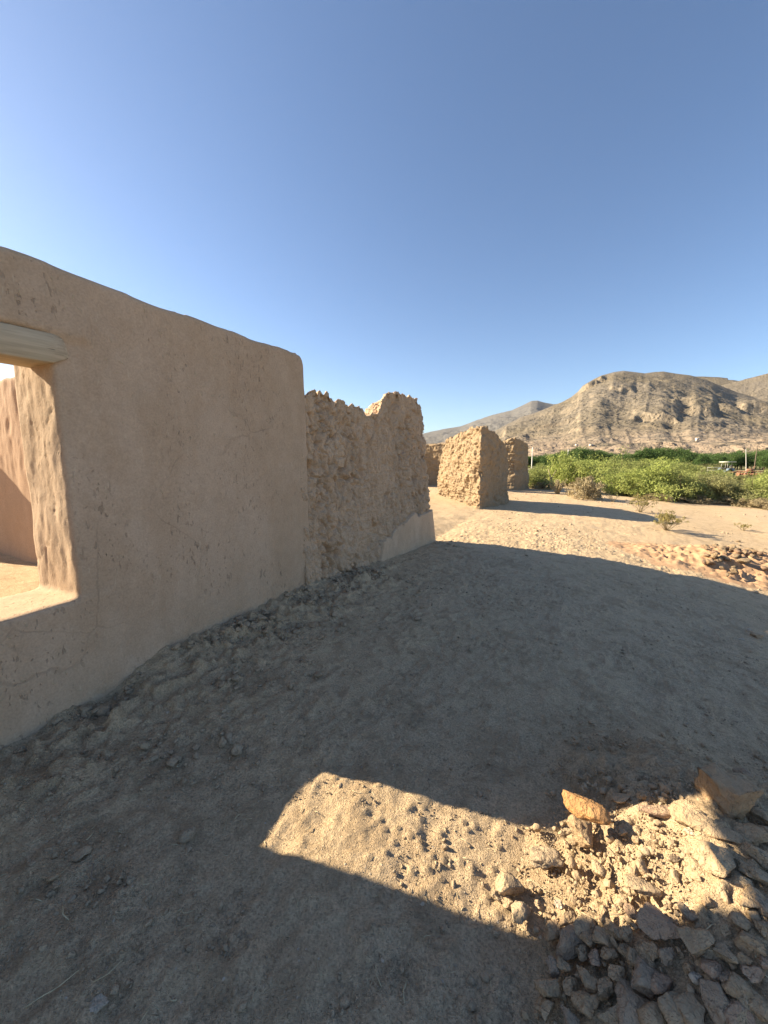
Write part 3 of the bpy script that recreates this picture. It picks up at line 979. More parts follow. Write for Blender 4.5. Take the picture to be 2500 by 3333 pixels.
R = M
HG = 'stones bedded in the rubble heap'
hero = [
    # u, v, w, h, ang, material, label, thickness, group
    (1905, 2700, 150, 84, 22, 'rock_orange', 'flat orange-edged stone balanced on top of a brown stone', .55, None),
    (1896, 2718, 88, 88, 10, 'rock_brown', 'brown stone propped beneath the orange-edged stone', 1.0, None),
    (1834, 2703, 26, 50, 80, 'rock_tan', 'thin upright chip beside the stone under the orange one', .9, None),
    (1774, 2788, 118, 66, 8, 'clod', 'flat crumbly earth clod casting a shadow on the left edge of the heap', .7, None),
    (1659, 2876, 66, 92, 70, 'rock_tan', 'tan upright clod, biggest of the cluster left of the heap', 1.1, None),
    (1618, 2902, 44, 62, 60, 'clod', 'pale clod leaning on the left side of the tan upright clod', .8, None),
    (1704, 2964, 76, 84, 40, 'clod', 'craggy pitted clod at the edge of the window shadow', .9, None),
    (1652, 2936, 38, 36, 0, 'rock_tan', 'small tan pebble between the upright clod and the craggy clod', .8, None),
    (2362, 2596, 136, 128, 20, 'rock_brown', 'big blocky boulder in shade behind the heap', 1.25, None),
    (2305, 2680, 190, 80, 42, 'rock_grey', 'long leaning grey slab running down beside the blocky boulder', .6, None),
    (2330, 2782, 92, 116, 60, 'rock_tan', 'pale rounded boulder half sunlit on the right flank of the heap', .9, None),
    (2470, 2784, 84, 66, 10, 'rock_tan', 'bright sunlit boulder at the right edge of the picture', .9, None),
    (2458, 2838, 110, 66, 40, 'rock_grey', 'streaky grey slab below the sunlit boulder at the right edge', .7, None),
    (2140, 2632, 128, 52, 4, 'rock_red', 'flat reddish slab along the shaded crest of the heap', .6, None),
    (2214, 2652, 62, 76, 50, 'rock_grey', 'dark stone at the right end of the reddish crest slab', .8, None),
    (2246, 2704, 40, 28, 20, 'rock_pale', 'small pale stone just right of the sunlit crest', .7, None),
    (2086, 2876, 112, 58, 5, 'rock_tan', 'sunlit block buried flush in the middle of the heap', .5, None),
    (1822, 2944, 36, 24, 10, 'rock_pale', 'whitish pebble lit at the left foot of the heap', .7, None),
    (1848, 3040, 84, 112, 60, 'rock_purple', 'dark purple-grey stone with a pointed top in the shaded rubble', .8, None),
    (1999, 3030, 50, 46, 0, 'rock_brown', 'larger of two round pebbles side by side in the shaded rubble', .9, None),
    (2042, 3036, 36, 48, 80, 'rock_brown', 'smaller of two round pebbles side by side in the shaded rubble', .9, None),
    (1966, 3036, 58, 86, 70, 'rock_brown', 'upright brown stone left of the two round pebbles', .7, None),
    (2143, 3000, 140, 100, 12, 'rock_red', 'broad reddish block just below the sunlit part of the heap', .6, None),
    (2264, 3054, 112, 84, -28, 'rock_brown', 'brown wedge stone right of the broad reddish block', .7, None),
    (2056, 3226, 124, 190, 62, 'rock_purple', 'largest long grey slab lying at the bottom of the rubble', .35, None),
    (2020, 3312, 150, 70, 10, 'rock_grey', 'flat stone cut by the bottom edge of the picture', .6, None),
    (1904, 3174, 80, 60, 25, 'rock_brown', 'angular flat-topped stone in the lower left of the rubble', .7, None),
    (1790, 3208, 58, 90, 80, 'rock_brown', 'square-sided brown block at the lower left corner of the rubble', .9, None),
    (1797, 3152, 56, 52, 0, 'rock_purple', 'dark round stone above the square-sided block', .7, None),
    (2323, 3144, 66, 68, 60, 'rock_red', 'smooth reddish cobble near the right of the shaded rubble', .7, None),
    (2268, 3180, 32, 44, 80, 'rock_pale', 'small pale stone left of the smooth reddish cobble', .8, None),
]
small = [
    (1920, 3044, 46, 58, 60), (1900, 3000, 56, 72, 70), (1806, 3014, 40, 70, 80), (2100, 3155, 72, 104, 55), (2150, 3188, 44, 76, 75), (2142, 3285, 74, 112, 65),
    (1910, 3248, 74, 100, 70), (2206, 3270, 76, 104, 62), (2256, 3272, 90, 112, 58), (2338, 3254, 92, 102, 50), (2452, 3160, 54, 64, 60), (2402, 3206, 64, 68, 50), (2450, 3062, 84, 74, 20),
    (2366, 3026, 36, 30, 0), (2120, 3090, 46, 48, 30), (2176, 3096, 44, 54, 60), (2490, 3122, 40, 50, 70), (2240, 3146, 44, 36, 10), (1978, 3092, 38, 50, 70), (1896, 3084, 36, 54, 70),
    (2436, 2908, 60, 80, 70), (2480, 2930, 56, 66, 60), (2060, 2960, 44, 36, 10), (1960, 2972, 40, 44, 40), (1845, 2980, 44, 52, 60), (2030, 3086, 40, 34, 0), (1830, 3130, 48, 40, 10),
    (1850, 3300, 60, 54, 20), (2404, 3296, 80, 66, 25), (2470, 3250, 66, 72, 40), (1730, 2880, 30, 26, 0), (1752, 2942, 34, 30, 20), (2020, 2700, 50, 40, 10), (1990, 2776, 36, 30, 0), (2190, 2790, 44, 36, 20), (2050, 2790, 30, 26, 10),
    (2440, 2700, 80, 70, 20), (2490, 2650, 70, 60, 10), (2300, 2540, 50, 36, 0), (2420, 2510, 44, 30, 10), (1960, 2640, 40, 30, 10), (2020, 2590, 52, 34, 0), (2090, 2580, 44, 30, 15),
    (2360, 3100, 60, 50, 30), (2300, 2930, 40, 34, 20), (2230, 2960, 46, 38, 10), (1940, 3110, 40, 50, 60), (2060, 3110, 42, 40, 20), (2010, 3160, 46, 56, 60), (1970, 3210, 50, 60, 70),
    (1860, 3200, 40, 50, 60), (2370, 3180, 48, 44, 20), (2180, 3030, 40, 36, 10), (1775, 3270, 52, 60, 60), (2420, 3110, 44, 38, 10), (2490, 3010, 50, 44, 20), (2400, 2990, 56, 44, 20),
]
for (u, v, w, h, ang, mk, lab, th, grp) in hero:
    kw = {}
    if mk == 'clod': kw = dict(rough_a=.16, planes=6)
    px_rock('stone' if mk != 'clod' else 'earth_clod', u, v, w, h, ang, M[mk], lab, grp, th, cat='stone' if mk != 'clod' else 'clod', **kw)
# lift the balanced stone onto its support
for o in list(COL.objects):
    if o.get('label', '').startswith('flat orange-edged'):
        o.location.z += .125; o.rotation_euler.y = .12; o.rotation_euler.x = .2
for k, (u, v, w, h, ang) in enumerate(small):
    mk = ('rock_brown', 'rock_grey', 'rock_brown', 'rock_purple', 'rock_red', 'rock_brown')[k % 6]
    if v < 2960 and u < 2300 and v > 2640: mk = 'rock_tan'
    if mk == 'rock_tan': w, h = w * .7, h * .7
    w, h = w * 1.15, h * 1.15
    px_rock('stone', u, v, w, h, ang, M[mk], 'mid-sized stone bedded in the rubble heap among other broken stones', HG, .75, cat='stone', planes=13, rough_a=.09, sink=.36)

# scattered single stones on the open ground
loose = [
    (315, 3256, 52, 82, 65, 'rock_pale', 'pale angular stone lying flat near the bottom left corner', .35),
    (469, 2424, 38, 30, 0, 'clod', 'round clod lying off the foot of the plastered wall', .9),
    (193, 3046, 30, 30, 0, 'rock_grey', 'dark round pebble at the left edge, upper of a short row', .8),
    (608, 3148, 30, 50, 80, 'rock_grey', 'oblong dark pebble left of a small white pebble', .7),
    (684, 3163, 14, 20, 80, 'rock_pale', 'small white pebble on the shaded dirt', .8),
    (184, 2880, 30, 26, 10, 'clod', 'flat clod in the group at the left edge, nearest the wall', .6),
    (165, 2852, 50, 26, -15, 'rock_grey', 'flattened dark stone partly sunk at the left edge', .5),
    (392, 2852, 26, 24, 0, 'clod', 'twin clod with a straw lying over it', .9),
    (425, 2858, 30, 30, 0, 'clod', 'clod right beside the twin clod under the straw', .9),
    (396, 3100, 28, 24, 0, 'rock_grey', 'round stone in the line of crumbs across the lower left', .8),
    (366, 3120, 26, 26, 30, 'rock_grey', 'darker stone touching the line of crumbs, left of the round one', .8),
    (346, 3150, 14, 12, 0, 'rock_pale', 'tiny pale pebble under the line of crumbs', .8),
    (2165, 2488, 56, 28, 15, 'rock_grey', 'flat shaded stone behind the heap on the open dirt', .5),
    (2414, 2080, 26, 12, 5, 'rock_pale', 'pale flat stone beside the sliver of sunlight at right', .6),
    (2462, 2068, 36, 26, 10, 'rock_tan', 'sunlit tan stone in the sliver of light at the right edge', .8),
    (2436, 2050, 16, 12, 0, 'rock_pale', 'small pale stone just behind the sunlit tan stone', .8),
    (1381, 1975, 30, 16, 10, 'rock_brown', 'brown chip of stone alone in the middle of the big shadow', .5),
    (280, 2250, 22, 20, 0, 'clod', 'clod at the foot of the plastered wall below the window', .9),
    (70, 2440, 40, 26, 0, 'clod', 'cluster clod against the wall foot in the left corner', .8),
]
for (u, v, w, h, ang, mk, lab, th) in loose:
    px_rock('stone' if mk != 'clod' else 'earth_clod', u, v, w, h, ang, M[mk], lab, None, th, cat='stone' if mk != 'clod' else 'clod', rough_a=.12 if mk == 'clod' else .06)

# the crumbled bit at the foot of the eroded wall's far end
for (u, v, w, h) in ((1438, 1768, 26, 14), (1462, 1772, 24, 12), (1486, 1778, 28, 14), (1505, 1781, 20, 10), (1450, 1778, 20, 10)):
    px_rock('earth_clod', u, v, w, h, 5, M['clod'], 'dark crumbled clod piled at the far foot of the eroded wall', 'clods at the far foot of the eroded wall', .8, cat='clod', rough_a=.14)


# ---- gravel, crumbs and straw: nobody could count them
def scatter(name, pts, sizes, mat, label, variants=6, base=ICO1, flat=(.55, .9), sink=.25, heapz=True):
    vs = []; fs = []; n = 0
    protos = [rock_verts(base[0], 900 + k, 12, .16, .0, (.3, .8)) for k in range(variants)]
    pts = np.asarray(pts); sizes = np.asarray(sizes)
    kk = RNG.integers(0, variants, len(pts)); a = RNG.uniform(0, 2 * pi, len(pts)); fl = RNG.uniform(*flat, len(pts)); el = RNG.uniform(.65, 1, len(pts))
    for i in range(len(pts)):
        v = protos[kk[i]] * np.array([1, el[i], fl[i]]) * sizes[i] / 2
        c, s = cos(a[i]), sin(a[i])
        v = v @ np.array([[c, s, 0], [-s, c, 0], [0, 0, 1]])
        vs.append(v + pts[i] + np.array([0, 0, sizes[i] * fl[i] * (.5 - sink)])); fs.append(base[1] + n); n += len(v)
    o = link(name, mesh_np(name, np.concatenate(vs), np.concatenate(fs), False), mat)
    return tag(o, label, None, None, 'stuff')


def gz_pts(x, y, heap=True):
    z = ground_z(x, y)
    if heap:
        hq = heap_h(x, y)
        z = np.maximum(z, base_z(x, y) + hq - .02)
    return np.stack([x, y, z], -1)


# general pebbles over the near ground, clumped
N = 70000
x = RNG.uniform(.15, 5.2, N); y = .25 + 6.5 * RNG.uniform(0, 1, N) ** 1.7
dens = vnoise(P3(x, y) * 1.7, 501) * .5 + vnoise(P3(x, y) * 5.5, 503) * .6
keep = dens > .05
x, y = x[keep], y[keep]
sz = .004 + RNG.pareto(2.6, len(x)) * .0052
sz = np.clip(sz, .003, .036)
scatter('gravel', gz_pts(x, y), sz, M['clod'], 'loose gravel and earth crumbs strewn over the shaded dirt')
N = 1500
x2 = RNG.uniform(.3, 5.0, N); y2 = .3 + 5.0 * RNG.uniform(0, 1, N) ** 1.5
keep = vnoise(P3(x2, y2) * 1.4, 541) > -.1
scatter('pale_pebbles', gz_pts(x2[keep], y2[keep]), np.clip(.004 + RNG.pareto(2.6, keep.sum()) * .005, .003, .022), M['rock_pale'], 'tiny pale pebbles dotted over the shaded dirt')
# clods along the plastered wall's foot
N = 6500
y = RNG.uniform(-.3, 4.6, N); x = .03 + RNG.exponential(.30, N)
keep = (x < 1.3) & (vnoise(P3(x, y) * 3.2, 511) > -.1 - .5 * np.exp(-x / .12))
x, y = x[keep], y[keep]
sz = np.clip(.010 + RNG.pareto(1.9, len(x)) * .011, .006, .085)
scatter('wall_foot_debris', gz_pts(x, y), sz, M['clod'], 'crumbled mud fragments littering the foot of the plastered wall', 8, ICO2, (.4, .8))
# stones filling the heap
N = 30000
x = RNG.uniform(2.4, 5.2, N); y = RNG.uniform(.0, 3.3, N)
keep = heap_h(x, y) > RNG.uniform(.01, .16, N)
x, y = x[keep], y[keep]
sz = np.clip(.006 + RNG.pareto(2.3, len(x)) * .0075, .005, .042)
scatter('heap_gravel', gz_pts(x, y), sz, M['rubble_earth'], 'crumbs and small stones packed over the rubble heap', 8, ICO2, (.6, 1.0), .2)
N = 900
x = RNG.uniform(2.6, 5.0, N); y = RNG.uniform(.1, 2.0, N)
keep = heap_h(x, y) > RNG.uniform(.03, .2, N)
x, y = x[keep], y[keep]
sz = np.clip(.018 + RNG.pareto(2.4, len(x)) * .014, .012, .07)
scatter('heap_pebbles', gz_pts(x, y), sz, M['rock_grey'], 'grey pebbles filling the gaps between stones of the heap', 8, ICO2, (.6, 1.0), .25)
# farther crumbs on the sunlit ground
N = 15000
x = RNG.uniform(-.2, 13, N); y = RNG.uniform(6.5, 20, N)
keep = vnoise(P3(x, y) * 1.1, 521) + .5 * vnoise(P3(x, y) * 4, 523) > .25
x, y = x[keep], y[keep]
sz = np.clip(.012 + RNG.pareto(2.5, len(x)) * .012, .01, .09)
scatter('far_gravel', gz_pts(x, y, False), sz, M['clod'], 'small stones and crumbs over the sunlit ground beyond the shadow', 6, ICO1)

mb = MB()
for k in range(800):
    x = random.uniform(.2, 4.6); y = .3 + 4.2 * random.random() ** 1.5
    z = float(gz_pts(np.array([x]), np.array([y]))[0, 2]) + .004
    a = random.uniform(0, 2 * pi); L = random.choice((.015, .02, .03, .045, .07)) * random.uniform(.7, 1.2)
    b = random.uniform(-.3, .3)
    mb.tube([(x, y, z), (x + cos(a) * L / 2, y + sin(a) * L / 2, z + .003), (x + cos(a + b) * L, y + sin(a + b) * L, z + random.uniform(0, .006))], random.uniform(.0009, .0021), 4)
tag(mb.build('straw_litter', M['straw']), 'bits of dry straw scattered over the dirt', None, None, 'stuff')

for (u, v, L, a, lab) in ((1220, 2285, .075, 12, 'pale splinter of wood lying alone in the big shadow'), (1350, 2610, .09, -38, 'bent straw in the window-shaped patch of sunlight'),
                          (300, 2830, .085, -50, 'dark twig bent over the twin clods at lower left'), (465, 2872, .07, -25, 'pale straw lying right of the twin clods'),
                          (600, 2975, .06, -5, 'short pale straw right of the line of crumbs'), (170, 3230, .13, 38, 'longest thin straw near the bottom left corner'),
                          (1800, 2745, .08, 45, 'broken twig end sticking out of the sunlit heap edge'), (1758, 2878, .09, -30, 'pale straw across the sunlit left slope of the heap')):
    q = at(u, v); r = radians(a) + YAW
    mb = MB()
    n = 7
    pts = [(cos(r) * L * (t - .5) + .006 * sin(3 * t + u), sin(r) * L * (t - .5) + .008 * sin(2.2 * t * pi), .006 + .006 * t) for t in np.linspace(0, 1, n)]
    mb.tube(pts, np.linspace(.0024, .0012, n), 6)
    z = float(gz_pts(np.array([q[0]]), np.array([q[1]]))[0, 2])
    tag(mb.build('straw_stem', M['straw' if 'twig' not in lab else 'twig'], None, True, (q[0], q[1], z)), lab, 'straw')

# ---- red earth spoil pile with stones, right
q = at(2430, 1868)
RX, RY = float(q[0]), float(q[1])


def red_h(x, y):
    # long bank running away to the right
    a = np.exp(-(np.abs((x - RX - 1.2) / 2.6) ** 2.4 + np.abs((y - RY - .2 - .15 * (x - RX)) / .9) ** 2.2)) * .42
    return a


x1 = np.linspace(RX - 3.2, RX + 6, 300); y1 = np.linspace(RY - 2.6, RY + 3.2, 190)
ax, ay = np.meshgrid(x1, y1)
h0 = red_h(ax, ay).ravel(); p = P3(ax.ravel(), ay.ravel())
z = base_z(ax, ay).ravel() + h0 - .05 + sst(.02, .15, h0) * (fbm(p * 3, 3, 601) * .08 + fbm(p * 9, 3, 603) * .05)
f1, f2, cid = voronoi(p * 7, 605, True)
z += sst(.02, .15, h0) * np.maximum(0, .5 - f1) * .05 * (cid > .45) + sst(.02, .15, h0) * fbm(p * 22, 3, 607) * .05
tag(link('red_spoil_bank', mesh_np('red_spoil_bank', np.stack([ax.ravel(), ay.ravel(), z], -1), grid_faces(300, 190)), M['red_earth']),
    'reddish bank of dug earth on the sunlit ground at right', 'heap')
proto = [mesh_np('bank_stone', rock_verts(ICO2[0], 1200 + k, 7, .07), ICO2[1]) for k in range(6)]
mats = [M['rock_tan'], M['rock_red'], M['rock_brown'], M['rock_tan'], M['rock_red'], M['rock_brown']]
for a, b in zip(proto, mats): a.materials.append(b)
cnt = 0
while cnt < 150:
    u = random.uniform(2290, 2540); v = random.gauss(1842 + (u - 2400) * .10, 22)
    qq = at(u, v)
    xx, yy = float(qq[0]), float(qq[1])
    zz = float(base_z(xx, yy) + red_h(np.array(xx), np.array(yy)))
    s = min(.05 + random.paretovariate(2.6) * .05, .24) * random.uniform(.7, 1.1)
    o = link('stone', proto[cnt % 6], None, None, (xx, yy, zz + s * .12))
    o.scale = (s / 2, s / 2 * random.uniform(.6, 1), s / 2 * random.uniform(.5, .85)); o.rotation_euler = (random.uniform(-.3, .3), random.uniform(-.3, .3), random.uniform(0, 6))
    tag(o, 'loose stone tumbled down the near side of the red spoil bank', 'stone', 'stones on the red spoil bank')
    cnt += 1


# ------------------------------------------------------------------ plants
def leaf_cloud(centres, radii, per, size, rng, aspect=.6, flat=.8):
    """many small leaf faces gathered in clumps"""
    out = []
    for c, r in zip(centres, radii):
        k = max(4, int(per))
        q = rng.normal(size=(k, 3)); q /= np.linalg.norm(q, axis=1, keepdims=True) + 1e-9
        q *= (rng.uniform(0, 1, (k, 1)) ** .45) * r * np.array([1, 1, flat])
        out.append(q + c)
    p = np.concatenate(out); n = len(p)
    a = rng.normal(size=(n, 3)); a /= np.linalg.norm(a, axis=1, keepdims=True)
    b = rng.normal(size=(n, 3)); b -= a * (a * b).sum(1, keepdims=True); b /= np.linalg.norm(b, axis=1, keepdims=True)
    s = size * rng.uniform(.55, 1.35, (n, 1))
    v = np.stack([p - a * s, p + b * s * aspect * .5, p + a * s, p - b * s * aspect * .5], 1).reshape(-1, 3)
    return v, np.arange(n * 4).reshape(n, 4)


def bush_proto(seed, nclump, per, leaf, rad, h, spread=1.0, low=.15, clump=.26, stem_r=.02, aspect=.5, hollow=.45):
    rng = np.random.default_rng(seed)
    cs = []; rs = []
    while len(cs) < nclump:
        d = rng.normal(size=3); d[2] = abs(d[2]); d /= np.linalg.norm(d)
        t = rng.uniform(hollow, 1.0)
        lob = .72 + .38 * vnoise(np.array([[d[0] * 1.7, d[1] * 1.7, d[2] * 1.7 + seed]]), seed)[0]
        c = np.array([d[0] * rad * spread * t * lob, d[1] * rad * spread * t * lob, low * h + d[2] * h * (1 - low) * t * (lob + .12)])
        cs.append(c); rs.append(clump * rng.uniform(.6, 1.25) * rad)
    v, f = leaf_cloud(cs, rs, per, leaf, rng, aspect)
    kx = np.percentile(np.abs(v[:, :2]), 98.5); kz = np.percentile(v[:, 2], 99.3)
    kk = np.array([1 / kx, 1 / kx, 1 / kz]); v = v * kk; cs = [c * kk for c in cs]
    fol = mesh_np('foliage', v, f, False)
    mb = MB()
    rad = h = 1.0
    for c in cs[::2]:
        b = np.array([rng.normal() * .06 * rad, rng.normal() * .06 * rad, -.05])
        mid = b * .45 + c * .55 + np.array([0, 0, -.06 * h]) + rng.normal(size=3) * .05 * rad
        mb.tube([b, mid, c + rng.normal(size=3) * .03], [stem_r, stem_r * .65, stem_r * .25], 4)
    st = mesh_np('stems', np.concatenate(mb.v), np.concatenate(mb.f4))
    return fol, st


def put_plant(name, proto, loc, scale, rz, leafm, stemm, label, cat, group=None):
    e = empty(name, loc, rz)
    e.scale = scale if isinstance(scale, tuple) else (scale,) * 3
    tag(e, label, cat, group)
    f = bpy.data.objects.new('foliage', proto[0]); s = bpy.data.objects.new('stems', proto[1])
    for o, m in ((f, leafm), (s, stemm)):
        COL.objects.link(o); o.parent = e
        if not o.data.materials: o.data.materials.append(None)
        o.material_slots[0].link = 'OBJECT'; o.material_slots[0].material = m
    return e


BUSH = [bush_proto(40 + k, 150, 75, .032, 1.0, 1.0, 1.0, .12, .19) for k in range(5)]
LOWB = [bush_proto(60 + k, 60, 70, .06, 1.0, .8, 1.1, .08, .22, .014) for k in range(2)]

# mesquite thicket: (u of centre, v of the foot, width px, height px, leaf, label)
BG = 'mesquite bushes of the green thicket'
bushes = [
    (1745, 1588, 100, 68, 'leaf_green', 'green bush right behind the smaller ruined wall end'),
    (1835, 1580, 130, 120, 'leaf_lime', 'tall lime-green mesquite behind the dry cholla, with a pale leaning trunk'),
    (1915, 1585, 150, 105, 'leaf_lime', 'rounded yellow-green bush behind the tan shrub'),
    (2030, 1612, 150, 100, 'leaf_lime', 'brightest lime bush, low and reaching forward near the spoil bank'),
    (2010, 1580, 140, 110, 'leaf_green', 'bushy green mesquite directly behind the brightest lime bush'),
    (2120, 1622, 150, 128, 'leaf_lime', 'big lime-green mesquite in the middle of the thicket'),
    (2200, 1630, 150, 118, 'leaf_green', 'mid-green mesquite with dark bare twigs low on its front'),
    (2290, 1625, 150, 100, 'leaf_olive', 'olive mesquite in front of the canopied tractor'),
    (2370, 1632, 140, 84, 'leaf_olive', 'low greyish olive bush before the rusty implement'),
    (2455, 1640, 130, 92, 'leaf_green', 'pale green bush in front of the rusty implement, near the right edge'),
    (2530, 1640, 150, 128, 'leaf_lime', 'green mesquite cut by the right edge of the picture'),
]
for k, (u, v, w, h, lm, lab) in enumerate(bushes):
    q = at(u, v); s = DEPTH(q) / F
    put_plant('mesquite_bush', BUSH[k % 5], tuple(q), (w * s * .56, w * s * .56, h * s * .86), random.uniform(0, 6), M[lm], M['bark'], lab, 'bush', BG)
# second and third rows, farther back
rows = [(1765, 1548, 90, 40, 'leaf_green'), (1880, 1548, 110, 50, 'leaf_green'), (1960, 1545, 110, 46, 'leaf_lime'), (2060, 1556, 130, 62, 'leaf_green'), (2150, 1556, 130, 70, 'leaf_lime'),
        (2230, 1560, 120, 56, 'leaf_green'), (2310, 1566, 120, 40, 'leaf_green'), (2200, 1535, 110, 36, 'leaf_green'), (2100, 1532, 110, 36, 'leaf_green'), (2010, 1532, 100, 30, 'leaf_olive'), (1920, 1530, 110, 36, 'leaf_lime'), (2280, 1535, 110, 30, 'leaf_olive'), (2520, 1570, 90, 60, 'leaf_green'), (2410, 1572, 100, 28, 'leaf_olive'), (2350, 1590, 90, 34, 'leaf_olive'), (2470, 1590, 90, 34, 'leaf_olive')]
for k, (u, v, w, h, lm) in enumerate(rows):
    q = at(u, v); s = DEPTH(q) / F
    put_plant('mesquite_bush', BUSH[(k + 2) % 5], tuple(q), (w * s * .56, w * s * .56, h * s * .9), random.uniform(0, 6), M[lm], M['bark'],
              'green bush of the rear rows of the mesquite thicket, before the orchard', 'bush', 'rear bushes of the thicket')
# dry tan shrubs and low grey brush along the foot of the thicket
dry = [(1905, 1622, 120, 68, 'leaf_tan', 'wide tan half-dead shrub at the end of the long thin shadow'), (1770, 1592, 60, 26, 'leaf_tan', 'small dry shrub at the corner beside the smaller ruined wall'),
       (2385, 1640, 110, 28, 'leaf_tan', 'low dry brush under the olive bush, right of centre'), (2470, 1655, 110, 34, 'leaf_tan', 'straw-coloured brush at the right edge of the thicket'),
       (2250, 1636, 130, 26, 'leaf_tan', 'grey twiggy brush along the foot of the mid-green mesquite'), (2150, 1630, 90, 24, 'leaf_tan', 'low dead brush under the big lime mesquite'), (1995, 1600, 50, 24, 'leaf_olive', 'small olive tuft left of the brightest lime bush')]
for k, (u, v, w, h, lm, lab) in enumerate(dry):
    q = at(u, v); s = DEPTH(q) / F
    put_plant('dry_shrub', LOWB[k % 2], tuple(q), (w * s * .52, w * s * .52, h * s * 1.0), random.uniform(0, 6), M[lm], M['stem_dry'], lab, 'shrub')


def stalk_plant(name, u, v, h_px, w_px, nst, leafm, label, seed, leaf=.02, per=26, stem=.008, cat='shrub', tip=.45, nb=4):
    """thin-stemmed desert plant: curved stalks from one foot, small leaves towards their ends"""
    q = at(u, v); s = DEPTH(q) / F; H = h_px * s; Wd = w_px * s / 2
    rng = np.random.default_rng(seed)
    e = empty(name, (q[0], q[1], ground_z(q[0], q[1]) - .01))
    tag(e, label, cat)
    mb = MB(); cs = []; rs = []
    for k in range(nst):
        a = rng.uniform(0, 2 * pi); t = rng.uniform(.25, 1.0)
        end = np.array([cos(a) * Wd * t, sin(a) * Wd * t, H * rng.uniform(.62, 1.02) * (1 - .35 * t * t)])
        mid = end * np.array([.42, .42, .55]) + rng.normal(size=3) * .04 * H
        pts = [np.array([0, 0, -.03]), mid, end]
        mb.tube(pts, [stem, stem * .7, stem * .35], 4)
        for j in range(nb):
            f = rng.uniform(tip, 1.0)
            b0 = mid + (end - mid) * max(0, (f - .5) * 2) if f > .5 else mid * f * 2
            b1 = b0 + np.array([rng.normal() * .16 * Wd, rng.normal() * .16 * Wd, abs(rng.normal()) * .14 * H])
            mb.tube([b0, b1], [stem * .45, stem * .2], 4)
            cs.append(b1); rs.append(.10 * H * rng.uniform(.6, 1.3))
        cs.append(end); rs.append(.10 * H)
    st = mb.build('stems', M['stem_dry'], e, True)
    v_, f_ = leaf_cloud(cs, rs, per, leaf, rng, .55)
    link('foliage', mesh_np('foliage', v_, f_, False), leafm, e)
    return e


stalk_plant('creosote_bush', 2083, 1668, 62, 74, 16, M['leaf_creosote'], 'thin creosote bush, the farther of the two, by the spoil bank', 5, .026, 16)
stalk_plant('creosote_bush', 2170, 1726, 64, 104, 18, M['leaf_creosote'], 'spreading creosote bush at the tip of the long wall shadow', 6, .026, 18)
stalk_plant('dry_sprig', 1995, 1634, 32, 40, 8, M['leaf_tan'], 'bare twiggy sprig at the end of the thin shadow', 8, .02, 5)
stalk_plant('dry_sprig', 2420, 1726, 26, 72, 6, M['leaf_creosote'], 'flat sparse sprig on the sandy track at right', 9, .03, 6)
stalk_plant('cholla', 1815, 1608, 48, 46, 22, M['leaf_tan'], 'dry upright cholla clump in front of the tall lime mesquite', 12, .035, 10, .03, 'cactus', .6, 3)

# pale leaning trunk by the tall mesquite is its own snag
q = at(1800, 1590); s = DEPTH(q) / F
mb = MB(); mb.tube([(0, 0, -.1), (-.12, 0, 30 * s), (-.30, .1, 62 * s)], [.05, .04, .02], 6); mb.tube([(-.12, 0, 30 * s), (.1, 0, 60 * s)], [.03, .012], 6)
tag(mb.build('bare_snag', M['stem_dry'], None, True, tuple(q)), 'pale leaning bare stem beside the tall lime mesquite', 'snag')


# ---- orchard and trees far behind
def tree_mesh(seed, h, r, nclump=60, per=45, leaf=.22, trunk_h=.25):
    rng = np.random.default_rng(seed)
    cs = []; rs = []
    for k in range(nclump):
        d = rng.normal(size=3); d /= np.linalg.norm(d)
        t = rng.uniform(.35, 1.0); lob = .75 + .35 * vnoise((d * 1.6 + seed)[None], seed)[0]
        cs.append(np.array([d[0] * r * t * lob, d[1] * r * t * lob, h * (trunk_h + (1 - trunk_h) * (.5 + .5 * d[2] * t * lob))])); rs.append(r * .26 * rng.uniform(.7, 1.3))
    v, f = leaf_cloud(cs, rs, per, leaf, rng, .7)
    mb = MB()
    mb.tube([(0, 0, -.3), (.03 * r, 0, h * .3), (0, .05 * r, h * .6)], [h * .028, h * .02, h * .01], 6)
    for c in cs[::6]: mb.tube([(.03 * r, 0, h * .28), c * .5 + np.array([0, 0, h * .16]), c], [h * .012, h * .008, h * .003], 4)
    return v, f, np.concatenate(mb.v), np.concatenate(mb.f4)


TR = [tree_mesh(300 + k, 1.0, .52, 80, 42, .030, .04) for k in range(4)]
# the orchard mass: rows of trees reading as one dark green band
vs = []; fs = []; tv = []; tf = []; n = 0; nt = 0
for row, dist in enumerate((150, 162, 176, 194)):
    for u in np.arange(1690, 2620, 17 if row < 2 else 22):
        if row == 0 and 2335 < u < 2490: continue
        u2 = u + random.uniform(-7, 7)
        d = ray(u2, 1490); k = dist * random.uniform(.97, 1.03)
        X, Y = EYE[0] + d[0] * k, d[1] * k; Z = float(base_z(X, Y))
        hh_ = random.uniform(6.6, 8.4) * (1.0 if u > 1830 else .88) * (1 + .12 * math.sin(u * .021))
        if 2030 < u: hh_ *= 1.06
        v, f, v2, f2_ = TR[random.randrange(4)]
        a = random.uniform(0, 6); ca, sa = cos(a), sin(a); Rm = np.array([[ca, sa, 0], [-sa, ca, 0], [0, 0, 1]]); S = np.array([hh_ * random.uniform(.9, 1.2), hh_ * random.uniform(.9, 1.2), hh_])
        vs.append((v * S) @ Rm + (X, Y, Z)); fs.append(f + n); n += len(v)
        tv.append((v2 * S) @ Rm + (X, Y, Z)); tf.append(f2_ + nt); nt += len(v2)
orch = link('orchard', mesh_np('orchard', np.concatenate(vs), np.concatenate(fs), False), M['leaf_dark'])
tag(orch, 'long dark green band of orchard trees across the valley', None, None, 'stuff')
ot = link('trunks', mesh_np('trunks', np.concatenate(tv), np.concatenate(tf), True), M['bark'], orch)
